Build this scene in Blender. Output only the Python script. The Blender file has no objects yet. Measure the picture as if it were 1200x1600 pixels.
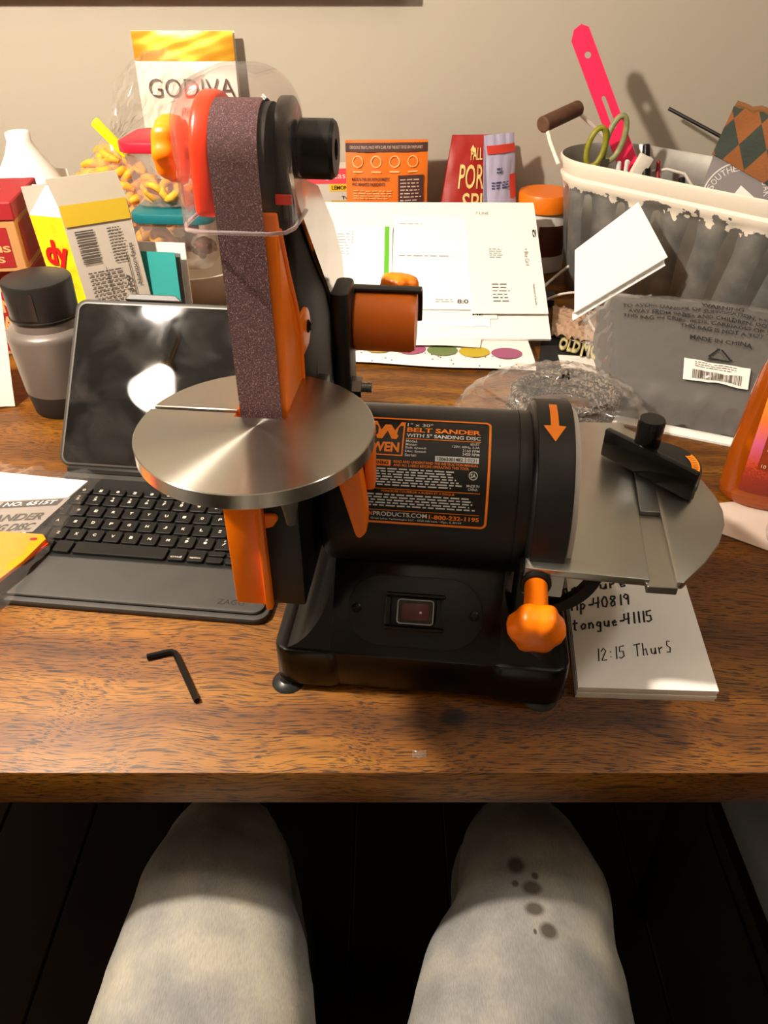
import bpy, bmesh, math, random
from mathutils import Vector, Matrix
R = math.radians
rnd = random.Random(7)
scene = bpy.context.scene
COL = scene.collection
TZ = 0.75                                   # height of the table top above the floor

# ------------------------------------------------------------------ camera, world, exposure
cam_d = bpy.data.cameras.new('camera'); cam = bpy.data.objects.new('camera', cam_d); COL.objects.link(cam)
cam_d.sensor_fit = 'VERTICAL'; cam_d.sensor_height = 32.0; cam_d.lens = 24.0
cam_d.clip_start = 0.01
cam.location = (0, 0, TZ + 0.455); cam.rotation_euler = (R(90 - 36.5), 0, 0)
scene.camera = cam
w = bpy.data.worlds.new('world'); scene.world = w; w.use_nodes = True
w.node_tree.nodes['Background'].inputs[0].default_value = (0.9, 0.8, 0.7, 1)
w.node_tree.nodes['Background'].inputs[1].default_value = 0.05
vs = scene.view_settings
vs.view_transform = 'Standard'; vs.look = 'None'; vs.gamma = 1.0; vs.use_curve_mapping = False
vs.exposure = 1.5
LAMP_A = (-0.63, 0.40, TZ + 0.91)           # bare globe bulb of the chandelier
LAMP_B = (-0.68, 0.225, TZ + 0.87)           # its second arm with the cone glass shade
GLOBE_POWER = 780.0
SHADE_POWER = 9.0
FILL_POWER = 12.0                          # added fill light on the ceiling over the right end of the table

# ------------------------------------------------------------------ materials
def lin(c):
    if isinstance(c, str):
        c = [int(c[i:i+2], 16) / 255 for i in (0, 2, 4)]
        c = [x / 12.92 if x <= 0.04045 else ((x + 0.055) / 1.055) ** 2.4 for x in c]
    return (c[0], c[1], c[2], 1.0)
_mats = {}
def mat(name, col, rough=0.5, metal=0.0, bump=0.0, bscale=80.0, var=0.0, vscale=12.0, spec=0.5, coat=0.0, emit=0.0, trans=0.0, ior=1.45, sss=0.0):
    if name in _mats: return _mats[name]
    m = bpy.data.materials.new(name); m.use_nodes = True; _mats[name] = m
    nt = m.node_tree; N = nt.nodes; Lk = nt.links; b = N['Principled BSDF']
    c = lin(col)
    b.inputs['Base Color'].default_value = c
    b.inputs['Roughness'].default_value = rough; b.inputs['Metallic'].default_value = metal
    b.inputs['Specular IOR Level'].default_value = spec; b.inputs['IOR'].default_value = ior
    if coat: b.inputs['Coat Weight'].default_value = coat; b.inputs['Coat Roughness'].default_value = 0.08
    if trans: b.inputs['Transmission Weight'].default_value = trans
    if sss: b.inputs['Subsurface Weight'].default_value = sss; b.inputs['Subsurface Radius'].default_value = (0.01, 0.006, 0.003); b.inputs['Subsurface Scale'].default_value = 0.5
    if emit: b.inputs['Emission Color'].default_value = c; b.inputs['Emission Strength'].default_value = emit
    if var or bump:
        tc = N.new('ShaderNodeTexCoord')
    if var:
        n = N.new('ShaderNodeTexNoise'); n.inputs['Scale'].default_value = vscale; n.inputs['Detail'].default_value = 5
        Lk.new(tc.outputs['Object'], n.inputs['Vector'])
        mr = N.new('ShaderNodeMapRange'); mr.inputs[1].default_value = 0.3; mr.inputs[2].default_value = 0.7
        mr.inputs[3].default_value = 1 - var; mr.inputs[4].default_value = 1 + var
        Lk.new(n.outputs['Fac'], mr.inputs[0])
        mx = N.new('ShaderNodeVectorMath'); mx.operation = 'SCALE'; mx.inputs[0].default_value = c[:3]
        Lk.new(mr.outputs[0], mx.inputs['Scale']); Lk.new(mx.outputs[0], b.inputs['Base Color'])
    if bump:
        n2 = N.new('ShaderNodeTexNoise'); n2.inputs['Scale'].default_value = bscale; n2.inputs['Detail'].default_value = 3
        Lk.new(tc.outputs['Object'], n2.inputs['Vector'])
        bp = N.new('ShaderNodeBump'); bp.inputs['Strength'].default_value = bump; bp.inputs['Distance'].default_value = 0.002
        Lk.new(n2.outputs['Fac'], bp.inputs['Height']); Lk.new(bp.outputs[0], b.inputs['Normal'])
    return m
def clear_mat(name, tint=(0.97, 0.95, 0.93), gloss=0.06, rough=0.12, haze=0.0, hazecol=(0.8, 0.75, 0.7)):
    """thin clear plastic film: transparent + fresnel gloss + a little milky diffuse"""
    m = bpy.data.materials.new(name); m.use_nodes = True; nt = m.node_tree; N = nt.nodes; Lk = nt.links
    N.remove(N['Principled BSDF']); out = N['Material Output']
    tr = N.new('ShaderNodeBsdfTransparent'); tr.inputs[0].default_value = (*tint, 1)
    gl = N.new('ShaderNodeBsdfGlossy'); gl.inputs['Roughness'].default_value = rough
    lw = N.new('ShaderNodeLayerWeight'); lw.inputs[0].default_value = 0.5
    pw = N.new('ShaderNodeMath'); pw.operation = 'POWER'; pw.inputs[1].default_value = 4.0; Lk.new(lw.outputs['Facing'], pw.inputs[0])
    ad = N.new('ShaderNodeMath'); ad.operation = 'MULTIPLY_ADD'; ad.use_clamp = True; ad.inputs[1].default_value = 0.5; ad.inputs[2].default_value = gloss
    Lk.new(pw.outputs[0], ad.inputs[0])
    df = N.new('ShaderNodeBsdfDiffuse'); df.inputs[0].default_value = (*hazecol, 1)
    m1 = N.new('ShaderNodeMixShader'); m1.inputs[0].default_value = haze
    Lk.new(tr.outputs[0], m1.inputs[1]); Lk.new(df.outputs[0], m1.inputs[2])
    m2 = N.new('ShaderNodeMixShader'); Lk.new(ad.outputs[0], m2.inputs[0]); Lk.new(m1.outputs[0], m2.inputs[1]); Lk.new(gl.outputs[0], m2.inputs[2])
    Lk.new(m2.outputs[0], out.inputs['Surface'])
    _mats[name] = m
    return m
def ramp(N, fac_out, Lk, stops):
    r = N.new('ShaderNodeValToRGB'); e = r.color_ramp.elements
    while len(e) < len(stops): e.new(0.5)
    for el, (p, c) in zip(e, stops): el.position = p; el.color = lin(c)
    Lk.new(fac_out, r.inputs[0]); return r

def wood_mat():
    m = bpy.data.materials.new('stained_oak'); m.use_nodes = True; nt = m.node_tree; N = nt.nodes; Lk = nt.links; b = N['Principled BSDF']
    tc = N.new('ShaderNodeTexCoord')
    warp = N.new('ShaderNodeTexNoise'); warp.inputs['Scale'].default_value = 5.0; warp.inputs['Detail'].default_value = 2
    Lk.new(tc.outputs['Object'], warp.inputs['Vector'])
    wm = N.new('ShaderNodeVectorMath'); wm.operation = 'SCALE'; wm.inputs['Scale'].default_value = 0.05
    Lk.new(warp.outputs['Color'], wm.inputs[0])
    ad = N.new('ShaderNodeVectorMath'); ad.operation = 'ADD'; Lk.new(tc.outputs['Object'], ad.inputs[0]); Lk.new(wm.outputs[0], ad.inputs[1])
    def streak(sx, sy, detail, scale):
        mp = N.new('ShaderNodeMapping'); mp.inputs['Scale'].default_value = (sx, sy, sy); Lk.new(ad.outputs[0], mp.inputs['Vector'])
        n = N.new('ShaderNodeTexNoise'); n.inputs['Scale'].default_value = scale; n.inputs['Detail'].default_value = detail; n.inputs['Roughness'].default_value = 0.5
        Lk.new(mp.outputs[0], n.inputs['Vector']); return n
    big = streak(0.8, 9.0, 4, 3.0)
    r1 = ramp(N, big.outputs['Fac'], Lk, [(0.30, '4c2a06'), (0.5, '734408'), (0.68, '905e12')])
    pores = streak(1.0, 24.0, 2, 46.0)
    r2 = ramp(N, pores.outputs['Fac'], Lk, [(0.40, '33200e'), (0.48, 'ffffff')])
    mx = N.new('ShaderNodeMix'); mx.data_type = 'RGBA'; mx.blend_type = 'MULTIPLY'; mx.inputs[0].default_value = 0.85
    Lk.new(r1.outputs[0], mx.inputs[6]); Lk.new(r2.outputs[0], mx.inputs[7])
    # the knot near the front edge
    mp = N.new('ShaderNodeMapping'); mp.inputs['Location'].default_value = (-0.052 * 1 / 0.024, -0.362 / 0.015, 0); mp.inputs['Scale'].default_value = (1 / 0.024, 1 / 0.015, 0)
    Lk.new(tc.outputs['Object'], mp.inputs['Vector'])
    ln = N.new('ShaderNodeVectorMath'); ln.operation = 'LENGTH'; Lk.new(mp.outputs[0], ln.inputs[0])
    kn = N.new('ShaderNodeTexNoise'); kn.inputs['Scale'].default_value = 60; Lk.new(tc.outputs['Object'], kn.inputs['Vector'])
    sm = N.new('ShaderNodeMath'); sm.operation = 'MULTIPLY_ADD'; sm.inputs[1].default_value = 0.7; Lk.new(kn.outputs['Fac'], sm.inputs[0]); Lk.new(ln.outputs['Value'], sm.inputs[2])
    r3 = ramp(N, sm.outputs[0], Lk, [(0.55, '4a342a'), (0.8, '8a6a54'), (0.95, 'ffffff')])
    mx2 = N.new('ShaderNodeMix'); mx2.data_type = 'RGBA'; mx2.blend_type = 'MULTIPLY'; mx2.inputs[0].default_value = 1.0
    Lk.new(mx.outputs[2], mx2.inputs[6]); Lk.new(r3.outputs[0], mx2.inputs[7])
    Lk.new(mx2.outputs[2], b.inputs['Base Color'])
    b.inputs['Roughness'].default_value = 0.46; b.inputs['Specular IOR Level'].default_value = 0.35
    bp = N.new('ShaderNodeBump'); bp.inputs['Strength'].default_value = 0.25; bp.inputs['Distance'].default_value = 0.0006
    Lk.new(pores.outputs['Fac'], bp.inputs['Height']); Lk.new(bp.outputs[0], b.inputs['Normal'])
    _mats['wood'] = m; return m
WOOD = wood_mat()

ORANGE = mat('orange_plastic', 'ff7e00', 0.32, sss=0.0, spec=0.5)
BLACKG = mat('gloss_black_plastic', '070707', 0.22)
BLACKM = mat('satin_black_plastic', '0a0a0a', 0.42, bump=0.05, bscale=900)
STEEL = mat('bolt_steel', 'b0aca6', 0.3, 1.0)
DARKST = mat('dark_screw_steel', '262626', 0.35, 1.0)
ALU = mat('cast_aluminium', 'a9a79f', 0.38, 1.0, bump=0.02, bscale=400, var=0.05)
PAPER = mat('white_paper', 'efece6', 0.8)
INK = mat('black_ink', '14120f', 0.7)
WHITEINK = mat('white_print', 'dcdcdc', 0.6)
ORINK = mat('orange_print', 'ff8a14', 0.45)
CARDW = mat('white_card', 'e6e0d8', 0.65)
FILM = clear_mat('clear_bag_film', haze=0.10, gloss=0.05, rough=0.10)
FILM2 = clear_mat('clear_thin_film', haze=0.05, gloss=0.04, rough=0.08)
POLYC = clear_mat('clear_polycarbonate', tint=(0.96, 0.93, 0.93), haze=0.018, gloss=0.03, rough=0.05, hazecol=(0.8, 0.7, 0.7))

# ------------------------------------------------------------------ mesh helpers
class MB:
    def __init__(self): self.bm = bmesh.new()
    def _join(self, t, M=None):
        if M is not None: t.transform(M)
        me = bpy.data.meshes.new('tmp'); t.to_mesh(me); t.free(); self.bm.from_mesh(me); bpy.data.meshes.remove(me)
        return self
    def _bev(self, t, bevel, seg=2, ang=30):
        if bevel > 0:
            t.normal_update()
            es = [e for e in t.edges if len(e.link_faces) == 2 and e.calc_face_angle(0) > R(ang)]
            bmesh.ops.bevel(t, geom=es, offset=bevel, offset_type='OFFSET', segments=seg, profile=0.5, affect='EDGES', clamp_overlap=True)
    def box(self, a, b, bevel=0, seg=2, M=None):
        t = bmesh.new(); bmesh.ops.create_cube(t, size=1)
        for v in t.verts: v.co = Vector([(a[i] + b[i]) / 2 + v.co[i] * (b[i] - a[i]) for i in range(3)])
        self._bev(t, bevel, seg); return self._join(t, M)
    def prism(self, poly, h0, h1, axis='z', bevel=0, seg=2, M=None):
        """extrude a 2-D outline; axis z: (x,y), axis x: (y,z), axis y: (x,z)"""
        t = bmesh.new()
        def P(p, h): return {'z': Vector((p[0], p[1], h)), 'x': Vector((h, p[0], p[1])), 'y': Vector((p[0], h, p[1]))}[axis]
        lo = [t.verts.new(P(p, h0)) for p in poly]; hi = [t.verts.new(P(p, h1)) for p in poly]
        t.faces.new(lo); t.faces.new(hi); n = len(poly)
        for i in range(n): t.faces.new((lo[i], lo[(i + 1) % n], hi[(i + 1) % n], hi[i]))
        bmesh.ops.recalc_face_normals(t, faces=t.faces); self._bev(t, bevel, seg); return self._join(t, M)
    def lathe(self, prof, n=32, M=None, lobes=0, lobe=0.0):
        """revolve (r,z) about z"""
        t = bmesh.new(); rings = []
        for r, z in prof:
            if r < 1e-6: rings.append([t.verts.new((0, 0, z))])
            else:
                ring = []
                for k in range(n):
                    a = 2 * math.pi * k / n; rr = r * (1 + lobe * math.cos(lobes * a)) if lobes else r
                    ring.append(t.verts.new((rr * math.cos(a), rr * math.sin(a), z)))
                rings.append(ring)
        for A, B in zip(rings, rings[1:]):
            if len(A) == 1 and len(B) == 1: continue
            for k in range(n):
                k2 = (k + 1) % n
                if len(A) == 1: t.faces.new((A[0], B[k], B[k2]))
                elif len(B) == 1: t.faces.new((A[k], A[k2], B[0]))
                else: t.faces.new((A[k], A[k2], B[k2], B[k]))
        for ring in (rings[0], rings[-1]):
            if len(ring) > 2: t.faces.new(ring)
        bmesh.ops.recalc_face_normals(t, faces=t.faces); return self._join(t, M)
    def cyl(self, p0, p1, r0, r1=None, n=24, bevel=0):
        p0, p1 = Vector(p0), Vector(p1); r1 = r0 if r1 is None else r1; L = (p1 - p0).length
        M = Matrix.Translation(p0) @ (p1 - p0).to_track_quat('Z', 'Y').to_matrix().to_4x4()
        b = min(bevel, r0 * 0.9, r1 * 0.9, L * 0.45)
        pr = [(0, 0), (r0 - b, 0), (r0, b), (r1, L - b), (r1 - b, L), (0, L)] if b > 0 else [(0, 0), (r0, 0), (r1, L), (0, L)]
        return self.lathe(pr, n, M)
    def tube(self, pts, r, n=8, closed=False, rs=None):
        pts = [Vector(p) for p in pts]; t = bmesh.new(); rings = []; m = len(pts); up = None
        for i, p in enumerate(pts):
            a = pts[(i - 1) % m] if (closed or i > 0) else p; b = pts[(i + 1) % m] if (closed or i < m - 1) else p
            d = (b - a).normalized()
            if up is None: up = Vector((0, 0, 1)) if abs(d.z) < 0.9 else Vector((1, 0, 0))
            s = d.cross(up).normalized(); up = s.cross(d).normalized(); rr = rs[i] if rs else r
            rings.append([t.verts.new(p + (s * math.cos(2 * math.pi * k / n) + up * math.sin(2 * math.pi * k / n)) * rr) for k in range(n)])
        prs = list(zip(rings, rings[1:])) + ([(rings[-1], rings[0])] if closed else [])
        for A, B in prs:
            for k in range(n): t.faces.new((A[k], A[(k + 1) % n], B[(k + 1) % n], B[k]))
        if not closed: t.faces.new(rings[0]); t.faces.new(rings[-1])
        bmesh.ops.recalc_face_normals(t, faces=t.faces); return self._join(t)
    def sheet(self, fn, nu, nv, thick=0.0, closed_u=False):
        """grid surface fn(u,v) 0..1; with a thickness it becomes a thin solid"""
        t = bmesh.new(); g = [[t.verts.new(fn(i / nu, j / nv)) for i in range(nu + (0 if closed_u else 1))] for j in range(nv + 1)]
        W_ = len(g[0])
        for j in range(nv):
            for i in range(nu):
                t.faces.new((g[j][i], g[j][(i + 1) % W_], g[j + 1][(i + 1) % W_], g[j + 1][i]))
        t.normal_update()
        if thick:
            r = bmesh.ops.solidify(t, geom=t.faces[:], thickness=thick)
        return self._join(t)
    def quad(self, pts):
        vs_ = [self.bm.verts.new(Vector(p)) for p in pts]; self.bm.faces.new(vs_); return self
    def rect(self, x0, y0, x1, y1, fn, nu=1, nv=1):
        g = [[self.bm.verts.new(fn(x0 + (x1 - x0) * i / nu, y0 + (y1 - y0) * j / nv)) for i in range(nu + 1)] for j in range(nv + 1)]
        for j in range(nv):
            for i in range(nu): self.bm.faces.new((g[j][i], g[j][i + 1], g[j + 1][i + 1], g[j + 1][i]))
        return self
    def flat(self, poly, fn):
        self.bm.faces.new([self.bm.verts.new(fn(*p)) for p in poly]); return self
    def text(self, s, x0, y0, w_, h_, fn, bold=0.0, shear=0.0, rot=0):
        vs2, fs = glyphs(s, bold, shear)
        xs = [v[0] for v in vs2]; ys = [v[1] for v in vs2]
        ax, bx, ay, by = min(xs), max(xs), min(ys), max(ys)
        out = []
        for x, y in vs2:
            u = (x - ax) / max(bx - ax, 1e-6); v = (y - ay) / max(by - ay, 1e-6)
            if rot == 90: u, v = 1 - v, u
            if rot == -90: u, v = v, 1 - u
            out.append(self.bm.verts.new(fn(x0 + u * w_, y0 + v * h_)))
        for f in fs:
            try: self.bm.faces.new([out[i] for i in f])
            except ValueError: pass
        return self
    def dashes(self, x0, y0, w_, h_, rows, fn, seed=1, fill=0.55, word=0.06, ragged=0.2):
        """rows of word-long bars: print too small to read in the photograph"""
        q = random.Random(seed); rh = h_ / rows
        for i in range(rows):
            yy = y0 + h_ - (i + 0.5) * rh; x = x0; xe = x0 + w_ * (1 - q.random() * ragged)
            while x < xe:
                L = w_ * word * (0.5 + q.random()); L = min(L, xe - x)
                self.rect(x, yy - rh * fill / 2, x + L, yy + rh * fill / 2, fn); x += L + w_ * word * 0.28
        return self
    def bars(self, x0, y0, w_, h_, fn, seed=3, n=26):
        q = random.Random(seed); x = x0
        while x < x0 + w_:
            L = w_ / n * (0.25 + 0.6 * q.random()); self.rect(x, y0, min(x + L, x0 + w_), y0 + h_, fn); x += L + w_ / n * (0.25 + 0.5 * q.random())
        return self
    def build(self, name, m, parent=None, smooth=35, loc=None, rot=None):
        me = bpy.data.meshes.new(name); self.bm.normal_update(); self.bm.to_mesh(me); self.bm.free()
        for p in me.polygons: p.use_smooth = smooth > 0
        if smooth: me.set_sharp_from_angle(angle=R(smooth))
        me.materials.append(m)
        o = bpy.data.objects.new(name, me); COL.objects.link(o)
        if parent is not None: o.parent = parent
        if loc is not None: o.location = loc
        if rot is not None: o.rotation_euler = rot
        return o
_gl = {}
def glyphs(s, bold=0.0, shear=0.0):
    k = (s, bold, shear)
    if k not in _gl:
        cu = bpy.data.curves.new('txt', 'FONT'); cu.body = s; cu.size = 1; cu.offset = bold; cu.shear = shear; cu.resolution_u = 3; cu.fill_mode = 'FRONT'
        ob = bpy.data.objects.new('txt', cu); COL.objects.link(ob)
        me = bpy.data.meshes.new_from_object(ob)
        _gl[k] = ([(v.co.x, v.co.y) for v in me.vertices], [tuple(p.vertices) for p in me.polygons])
        bpy.data.objects.remove(ob); bpy.data.curves.remove(cu); bpy.data.meshes.remove(me)
    return _gl[k]
def plane(O, U, V, lift=0.0004):
    O, U, V = Vector(O), Vector(U).normalized(), Vector(V).normalized(); Nn = U.cross(V)
    return lambda x, y: O + U * x + V * y + Nn * lift
def tag(o, label, cat, group=None, kind=None):
    if label: o['label'] = label
    if cat: o['category'] = cat
    if group: o['group'] = group
    if kind: o['kind'] = kind
    return o
def thing(name, label, cat, loc=(0, 0, 0), rz=0.0, group=None):
    o = bpy.data.objects.new(name, None); COL.objects.link(o); o.empty_display_size = 0.02
    o.location = loc; o.rotation_euler = (0, 0, rz); return tag(o, label, cat, group)
def struct(o): o['kind'] = 'structure'; return o
def rot_to(d): return Vector(d).to_track_quat('Z', 'Y').to_matrix().to_4x4()
def arc(cx, cy, r, a0, a1, n):
    return [(cx + r * math.cos(R(a0 + (a1 - a0) * i / n)), cy + r * math.sin(R(a0 + (a1 - a0) * i / n))) for i in range(n + 1)]
def rrect(x0, y0, x1, y1, r, n=5):
    return arc(x1 - r, y0 + r, r, -90, 0, n) + arc(x1 - r, y1 - r, r, 0, 90, n) + arc(x0 + r, y1 - r, r, 90, 180, n) + arc(x0 + r, y0 + r, r, 180, 270, n)
def nz(x, y, s=1.0, k=0.0):                  # cheap smooth wobble for crumpled film and cloth
    return (math.sin(x * 17.1 * s + k) * math.cos(y * 13.7 * s + 1.7 * k) + 0.6 * math.sin(x * 31.3 * s - y * 27.1 * s + 2.3 * k) + 0.4 * math.cos(x * 53.0 * s + y * 47.0 * s + k)) / 2.0

# ------------------------------------------------------------------ the room
WALLM = mat('warm_grey_wall_paint', 'b0a797', 0.75, bump=0.06, bscale=260, var=0.02, vscale=3)
CEILM = mat('ceiling_paint', 'cfc8bb', 0.8)
FLOORM = mat('dark_floor_boards', '1c120b', 0.45, var=0.3, vscale=9)
def room():
    X0, X1, Y0, Y1, Z1, t = -2.0, 2.0, -2.4, 1.42, 2.5, 0.1
    struct(MB().box((X0 - t, Y1, 0), (X1 + t, Y1 + t, Z1)).build('wall_back', WALLM))
    struct(MB().box((X0 - t, Y0 - t, 0), (X1 + t, Y0, Z1)).build('wall_front', WALLM))
    struct(MB().box((X0 - t, Y0, 0), (X0, Y1, Z1)).build('wall_left', WALLM))
    struct(MB().box((X1, Y0, 0), (X1 + t, Y1, Z1)).build('wall_right', WALLM))
    struct(MB().box((X0 - t, Y0 - t, Z1), (X1 + t, Y1 + t, Z1 + t)).build('ceiling', CEILM))
    f = struct(MB().box((X0 - t, Y0 - t, -t), (X1 + t, Y1 + t, -0.004)).build('floor', FLOORM))
    shared = []
    x = X0; k = 0
    while x < X1 - 0.01:                     # boards run away from the table
        p = MB().box((-0.073, -1.905, -0.0039), (0.073, 1.905, 0), 0.0015, 1).build('board', FLOORM, f) if not shared else shared[0].copy()
        if shared: COL.objects.link(p); p.parent = f
        else: shared.append(p)
        p.location = (x + 0.075, (Y0 + Y1) / 2, 0); x += 0.15
    # framed picture above the table, its lower rail just above the view
    pf = thing('picture_frame', 'dark framed picture hung high on the back wall', 'picture', (-0.32, 1.42, TZ + 0.392))
    fm = mat('picture_frame_wood', '1a1512', 0.5)
    b = MB()
    b.box((-0.36, -0.032, 0), (0.36, 0, 0.035), 0.003); b.box((-0.36, -0.032, 0.465), (0.36, 0, 0.5), 0.003)
    b.box((-0.36, -0.032, 0.035), (-0.325, 0, 0.465), 0.003); b.box((0.325, -0.032, 0.035), (0.36, 0, 0.465), 0.003)
    b.build('frame_rail', fm, pf)
    MB().box((-0.325, -0.012, 0.035), (0.325, -0.002, 0.465)).build('picture_panel', mat('picture_grey', '8a857c', 0.6, var=0.2), pf)
    # ceiling lamp added for soft fill; no such source is known here
    cl = thing('added_fill_lamp', 'round white ceiling lamp added as soft fill above the right end of the table', 'lamp', (1.1, 0.25, 2.5))
    MB().cyl((0, 0, -0.03), (0, 0, 0), 0.17, 0.18, bevel=0.004).build('fill_lamp_base', CEILM, cl)
    MB().lathe([(0, -0.075), (0.08, -0.070), (0.13, -0.055), (0.155, -0.03), (0, -0.03)], 32).build('fill_lamp_dome', mat('fill_dome_glow', (1.0, 0.92, 0.82), emit=FILL_POWER), cl)
    # chandelier with two arms over the left of the table (seen mirrored in the tablet)
    ch = thing('chandelier', 'two-armed hanging lamp with globe bulb and white cone shade', 'lamp', (0, 0, 0))
    br = mat('aged_brass', '6b5230', 0.35, 1.0)
    cx, cy = (LAMP_A[0] + LAMP_B[0]) / 2, (LAMP_A[1] + LAMP_B[1]) / 2
    MB().cyl((cx, cy, 2.46), (cx, cy, 2.5), 0.06, 0.05, bevel=0.005).build('ceiling_rose', br, ch)
    MB().cyl((cx, cy, TZ + 1.12), (cx, cy, 2.47), 0.006).build('stem', br, ch)
    for nm, P in (('arm', LAMP_A), ('arm', LAMP_B)):
        a = Vector((cx, cy, TZ + 1.13)); e = Vector((P[0], P[1], P[2] + 0.055))
        MB().tube([a, a.lerp(e, 0.35) + Vector((0, 0, 0.03)), a.lerp(e, 0.8) + Vector((0, 0, 0.05)), e + Vector((0, 0, 0.03)), e], 0.006).build(nm, br, ch)
    MB().cyl((LAMP_A[0], LAMP_A[1], LAMP_A[2] + 0.03), (LAMP_A[0], LAMP_A[1], LAMP_A[2] + 0.07), 0.017, bevel=0.002).build('lamp_holder', br, ch)
    MB().cyl((LAMP_B[0], LAMP_B[1], LAMP_B[2] + 0.035), (LAMP_B[0], LAMP_B[1], LAMP_B[2] + 0.07), 0.022, bevel=0.002).build('lamp_holder', br, ch)
    MB().lathe([(0, -0.034), (0.012, -0.033), (0.024, -0.024), (0.032, -0.006), (0.031, 0.008), (0.022, 0.026), (0.015, 0.036), (0, 0.037)], 24).build('bulb', mat('bulb_glow', (1.0, 0.88, 0.74), emit=GLOBE_POWER), ch, loc=LAMP_A)
    MB().lathe([(0.02, 0.04), (0.026, 0.036), (0.055, -0.05), (0.05, -0.051), (0.022, 0.03)], 28).build('lamp_shade', mat('lit_glass_shade', (1.0, 0.90, 0.78), emit=SHADE_POWER), ch, loc=LAMP_B)
room()

# ------------------------------------------------------------------ the table
def table():
    t = thing('dining_table', 'wide dark-stained oak dining table with grained top', 'table', (0, 0, 0))
    X, Y0, Y1 = 1.15, 0.3153, 1.405
    MB().box((-X, Y0, TZ - 0.036), (X, Y1, TZ), 0.0022, 2).build('tabletop', WOOD, t)
    b = MB()
    b.box((-X + 0.1, Y0 + 0.09, TZ - 0.11), (X - 0.1, Y0 + 0.115, TZ - 0.036)); b.box((-X + 0.1, Y1 - 0.085, TZ - 0.11), (X - 0.1, Y1 - 0.06, TZ - 0.036))
    b.box((-X + 0.1, Y0 + 0.115, TZ - 0.11), (-X + 0.125, Y1 - 0.085, TZ - 0.036)); b.box((X - 0.125, Y0 + 0.115, TZ - 0.11), (X - 0.1, Y1 - 0.085, TZ - 0.036))
    b.build('apron', WOOD, t)
    for sx in (-1, 1):
        for y in (Y0 + 0.1, Y1 - 0.1):
            c = sx * (X - 0.11)
            MB().box((c - 0.04, y - 0.04, 0), (c + 0.04, y + 0.04, TZ - 0.036), 0.004).build('leg', WOOD, t)
table()

# ------------------------------------------------------------------ the belt sander (local frame: x along the motor, y away, z up from the table)
SX, SY, SYAW = 0.03, 0.475, R(-6.0)
MZ = 0.128                                  # height of the motor axis
def brushed_plate_mat():
    m = bpy.data.materials.new('turned_steel_plate'); m.use_nodes = True; nt = m.node_tree; N = nt.nodes; Lk = nt.links; b = N['Principled BSDF']
    b.inputs['Metallic'].default_value = 1.0; b.inputs['Base Color'].default_value = lin('b9b4aa'); b.inputs['Roughness'].default_value = 0.34
    b.inputs['Anisotropic'].default_value = 0.93; b.inputs['Anisotropic Rotation'].default_value = 0.25
    tg = N.new('ShaderNodeTangent'); tg.direction_type = 'RADIAL'; tg.axis = 'Z'; Lk.new(tg.outputs[0], b.inputs['Tangent'])
    tc = N.new('ShaderNodeTexCoord'); ln = N.new('ShaderNodeVectorMath'); ln.operation = 'LENGTH'; Lk.new(tc.outputs['Object'], ln.inputs[0])
    n = N.new('ShaderNodeTexNoise'); n.noise_dimensions = '1D'; n.inputs['Scale'].default_value = 1800; n.inputs['Detail'].default_value = 2
    Lk.new(ln.outputs['Value'], n.inputs['W'])
    mr = N.new('ShaderNodeMapRange'); mr.inputs[1].default_value = 0.3; mr.inputs[2].default_value = 0.7; mr.inputs[3].default_value = 0.23; mr.inputs[4].default_value = 0.27
    Lk.new(n.outputs['Fac'], mr.inputs[0]); Lk.new(mr.outputs[0], b.inputs['Roughness'])
    return m
def belt_mat():
    m = mat('abrasive_belt', '5a3a3c', 0.75); nt = m.node_tree; N = nt.nodes; Lk = nt.links; b = N['Principled BSDF']
    tc = N.new('ShaderNodeTexCoord'); n = N.new('ShaderNodeTexNoise'); n.inputs['Scale'].default_value = 1500; n.inputs['Detail'].default_value = 3
    Lk.new(tc.outputs['Object'], n.inputs['Vector'])
    r = ramp(N, n.outputs['Fac'], Lk, [(0.35, '3a2426'), (0.55, '543638'), (0.72, 'a08480')]); Lk.new(r.outputs[0], b.inputs['Base Color'])
    bp = N.new('ShaderNodeBump'); bp.inputs['Strength'].default_value = 0.5; bp.inputs['Distance'].default_value = 0.0006; Lk.new(n.outputs['Fac'], bp.inputs['Height']); Lk.new(bp.outputs[0], b.inputs['Normal'])
    return m
def hull2(pts):
    pts = sorted(set(pts))
    def half(ps):
        h = []
        for p in ps:
            while len(h) > 1 and (h[-1][0] - h[-2][0]) * (p[1] - h[-2][1]) - (h[-1][1] - h[-2][1]) * (p[0] - h[-2][0]) <= 0: h.pop()
            h.append(p)
        return h[:-1]
    return half(pts) + half(pts[::-1])
def screw(parent, pos, d, r=0.0036):
    M = Matrix.Translation(Vector(pos)) @ rot_to(d)
    b = MB(); b.lathe([(0, -0.001), (r, -0.001), (r, 0.0005), (r * 0.7, 0.0012), (0, 0.0014)], 16, M)
    s = b.build('screw', DARKST, parent)
    c = MB(); c.box((-r * 0.6, -r * 0.12, 0.0013), (r * 0.6, r * 0.12, 0.0018), M=M); c.box((-r * 0.12, -r * 0.6, 0.0013), (r * 0.12, r * 0.6, 0.0018), M=M)
    c.build('screw_slot', INK, s)
def lobed_knob(name, m, parent, pos, d, r, h, lobes=6, lobe=0.07):
    M = Matrix.Translation(Vector(pos)) @ rot_to(d)
    return MB().lathe([(0, 0), (r * 0.7, 0), (r * 0.95, h * 0.12), (r, h * 0.35), (r * 0.98, h * 0.65), (r * 0.85, h * 0.88), (r * 0.55, h), (0, h * 1.02)], 48, M, lobes, lobe).build(name, m, parent, smooth=60)
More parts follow.
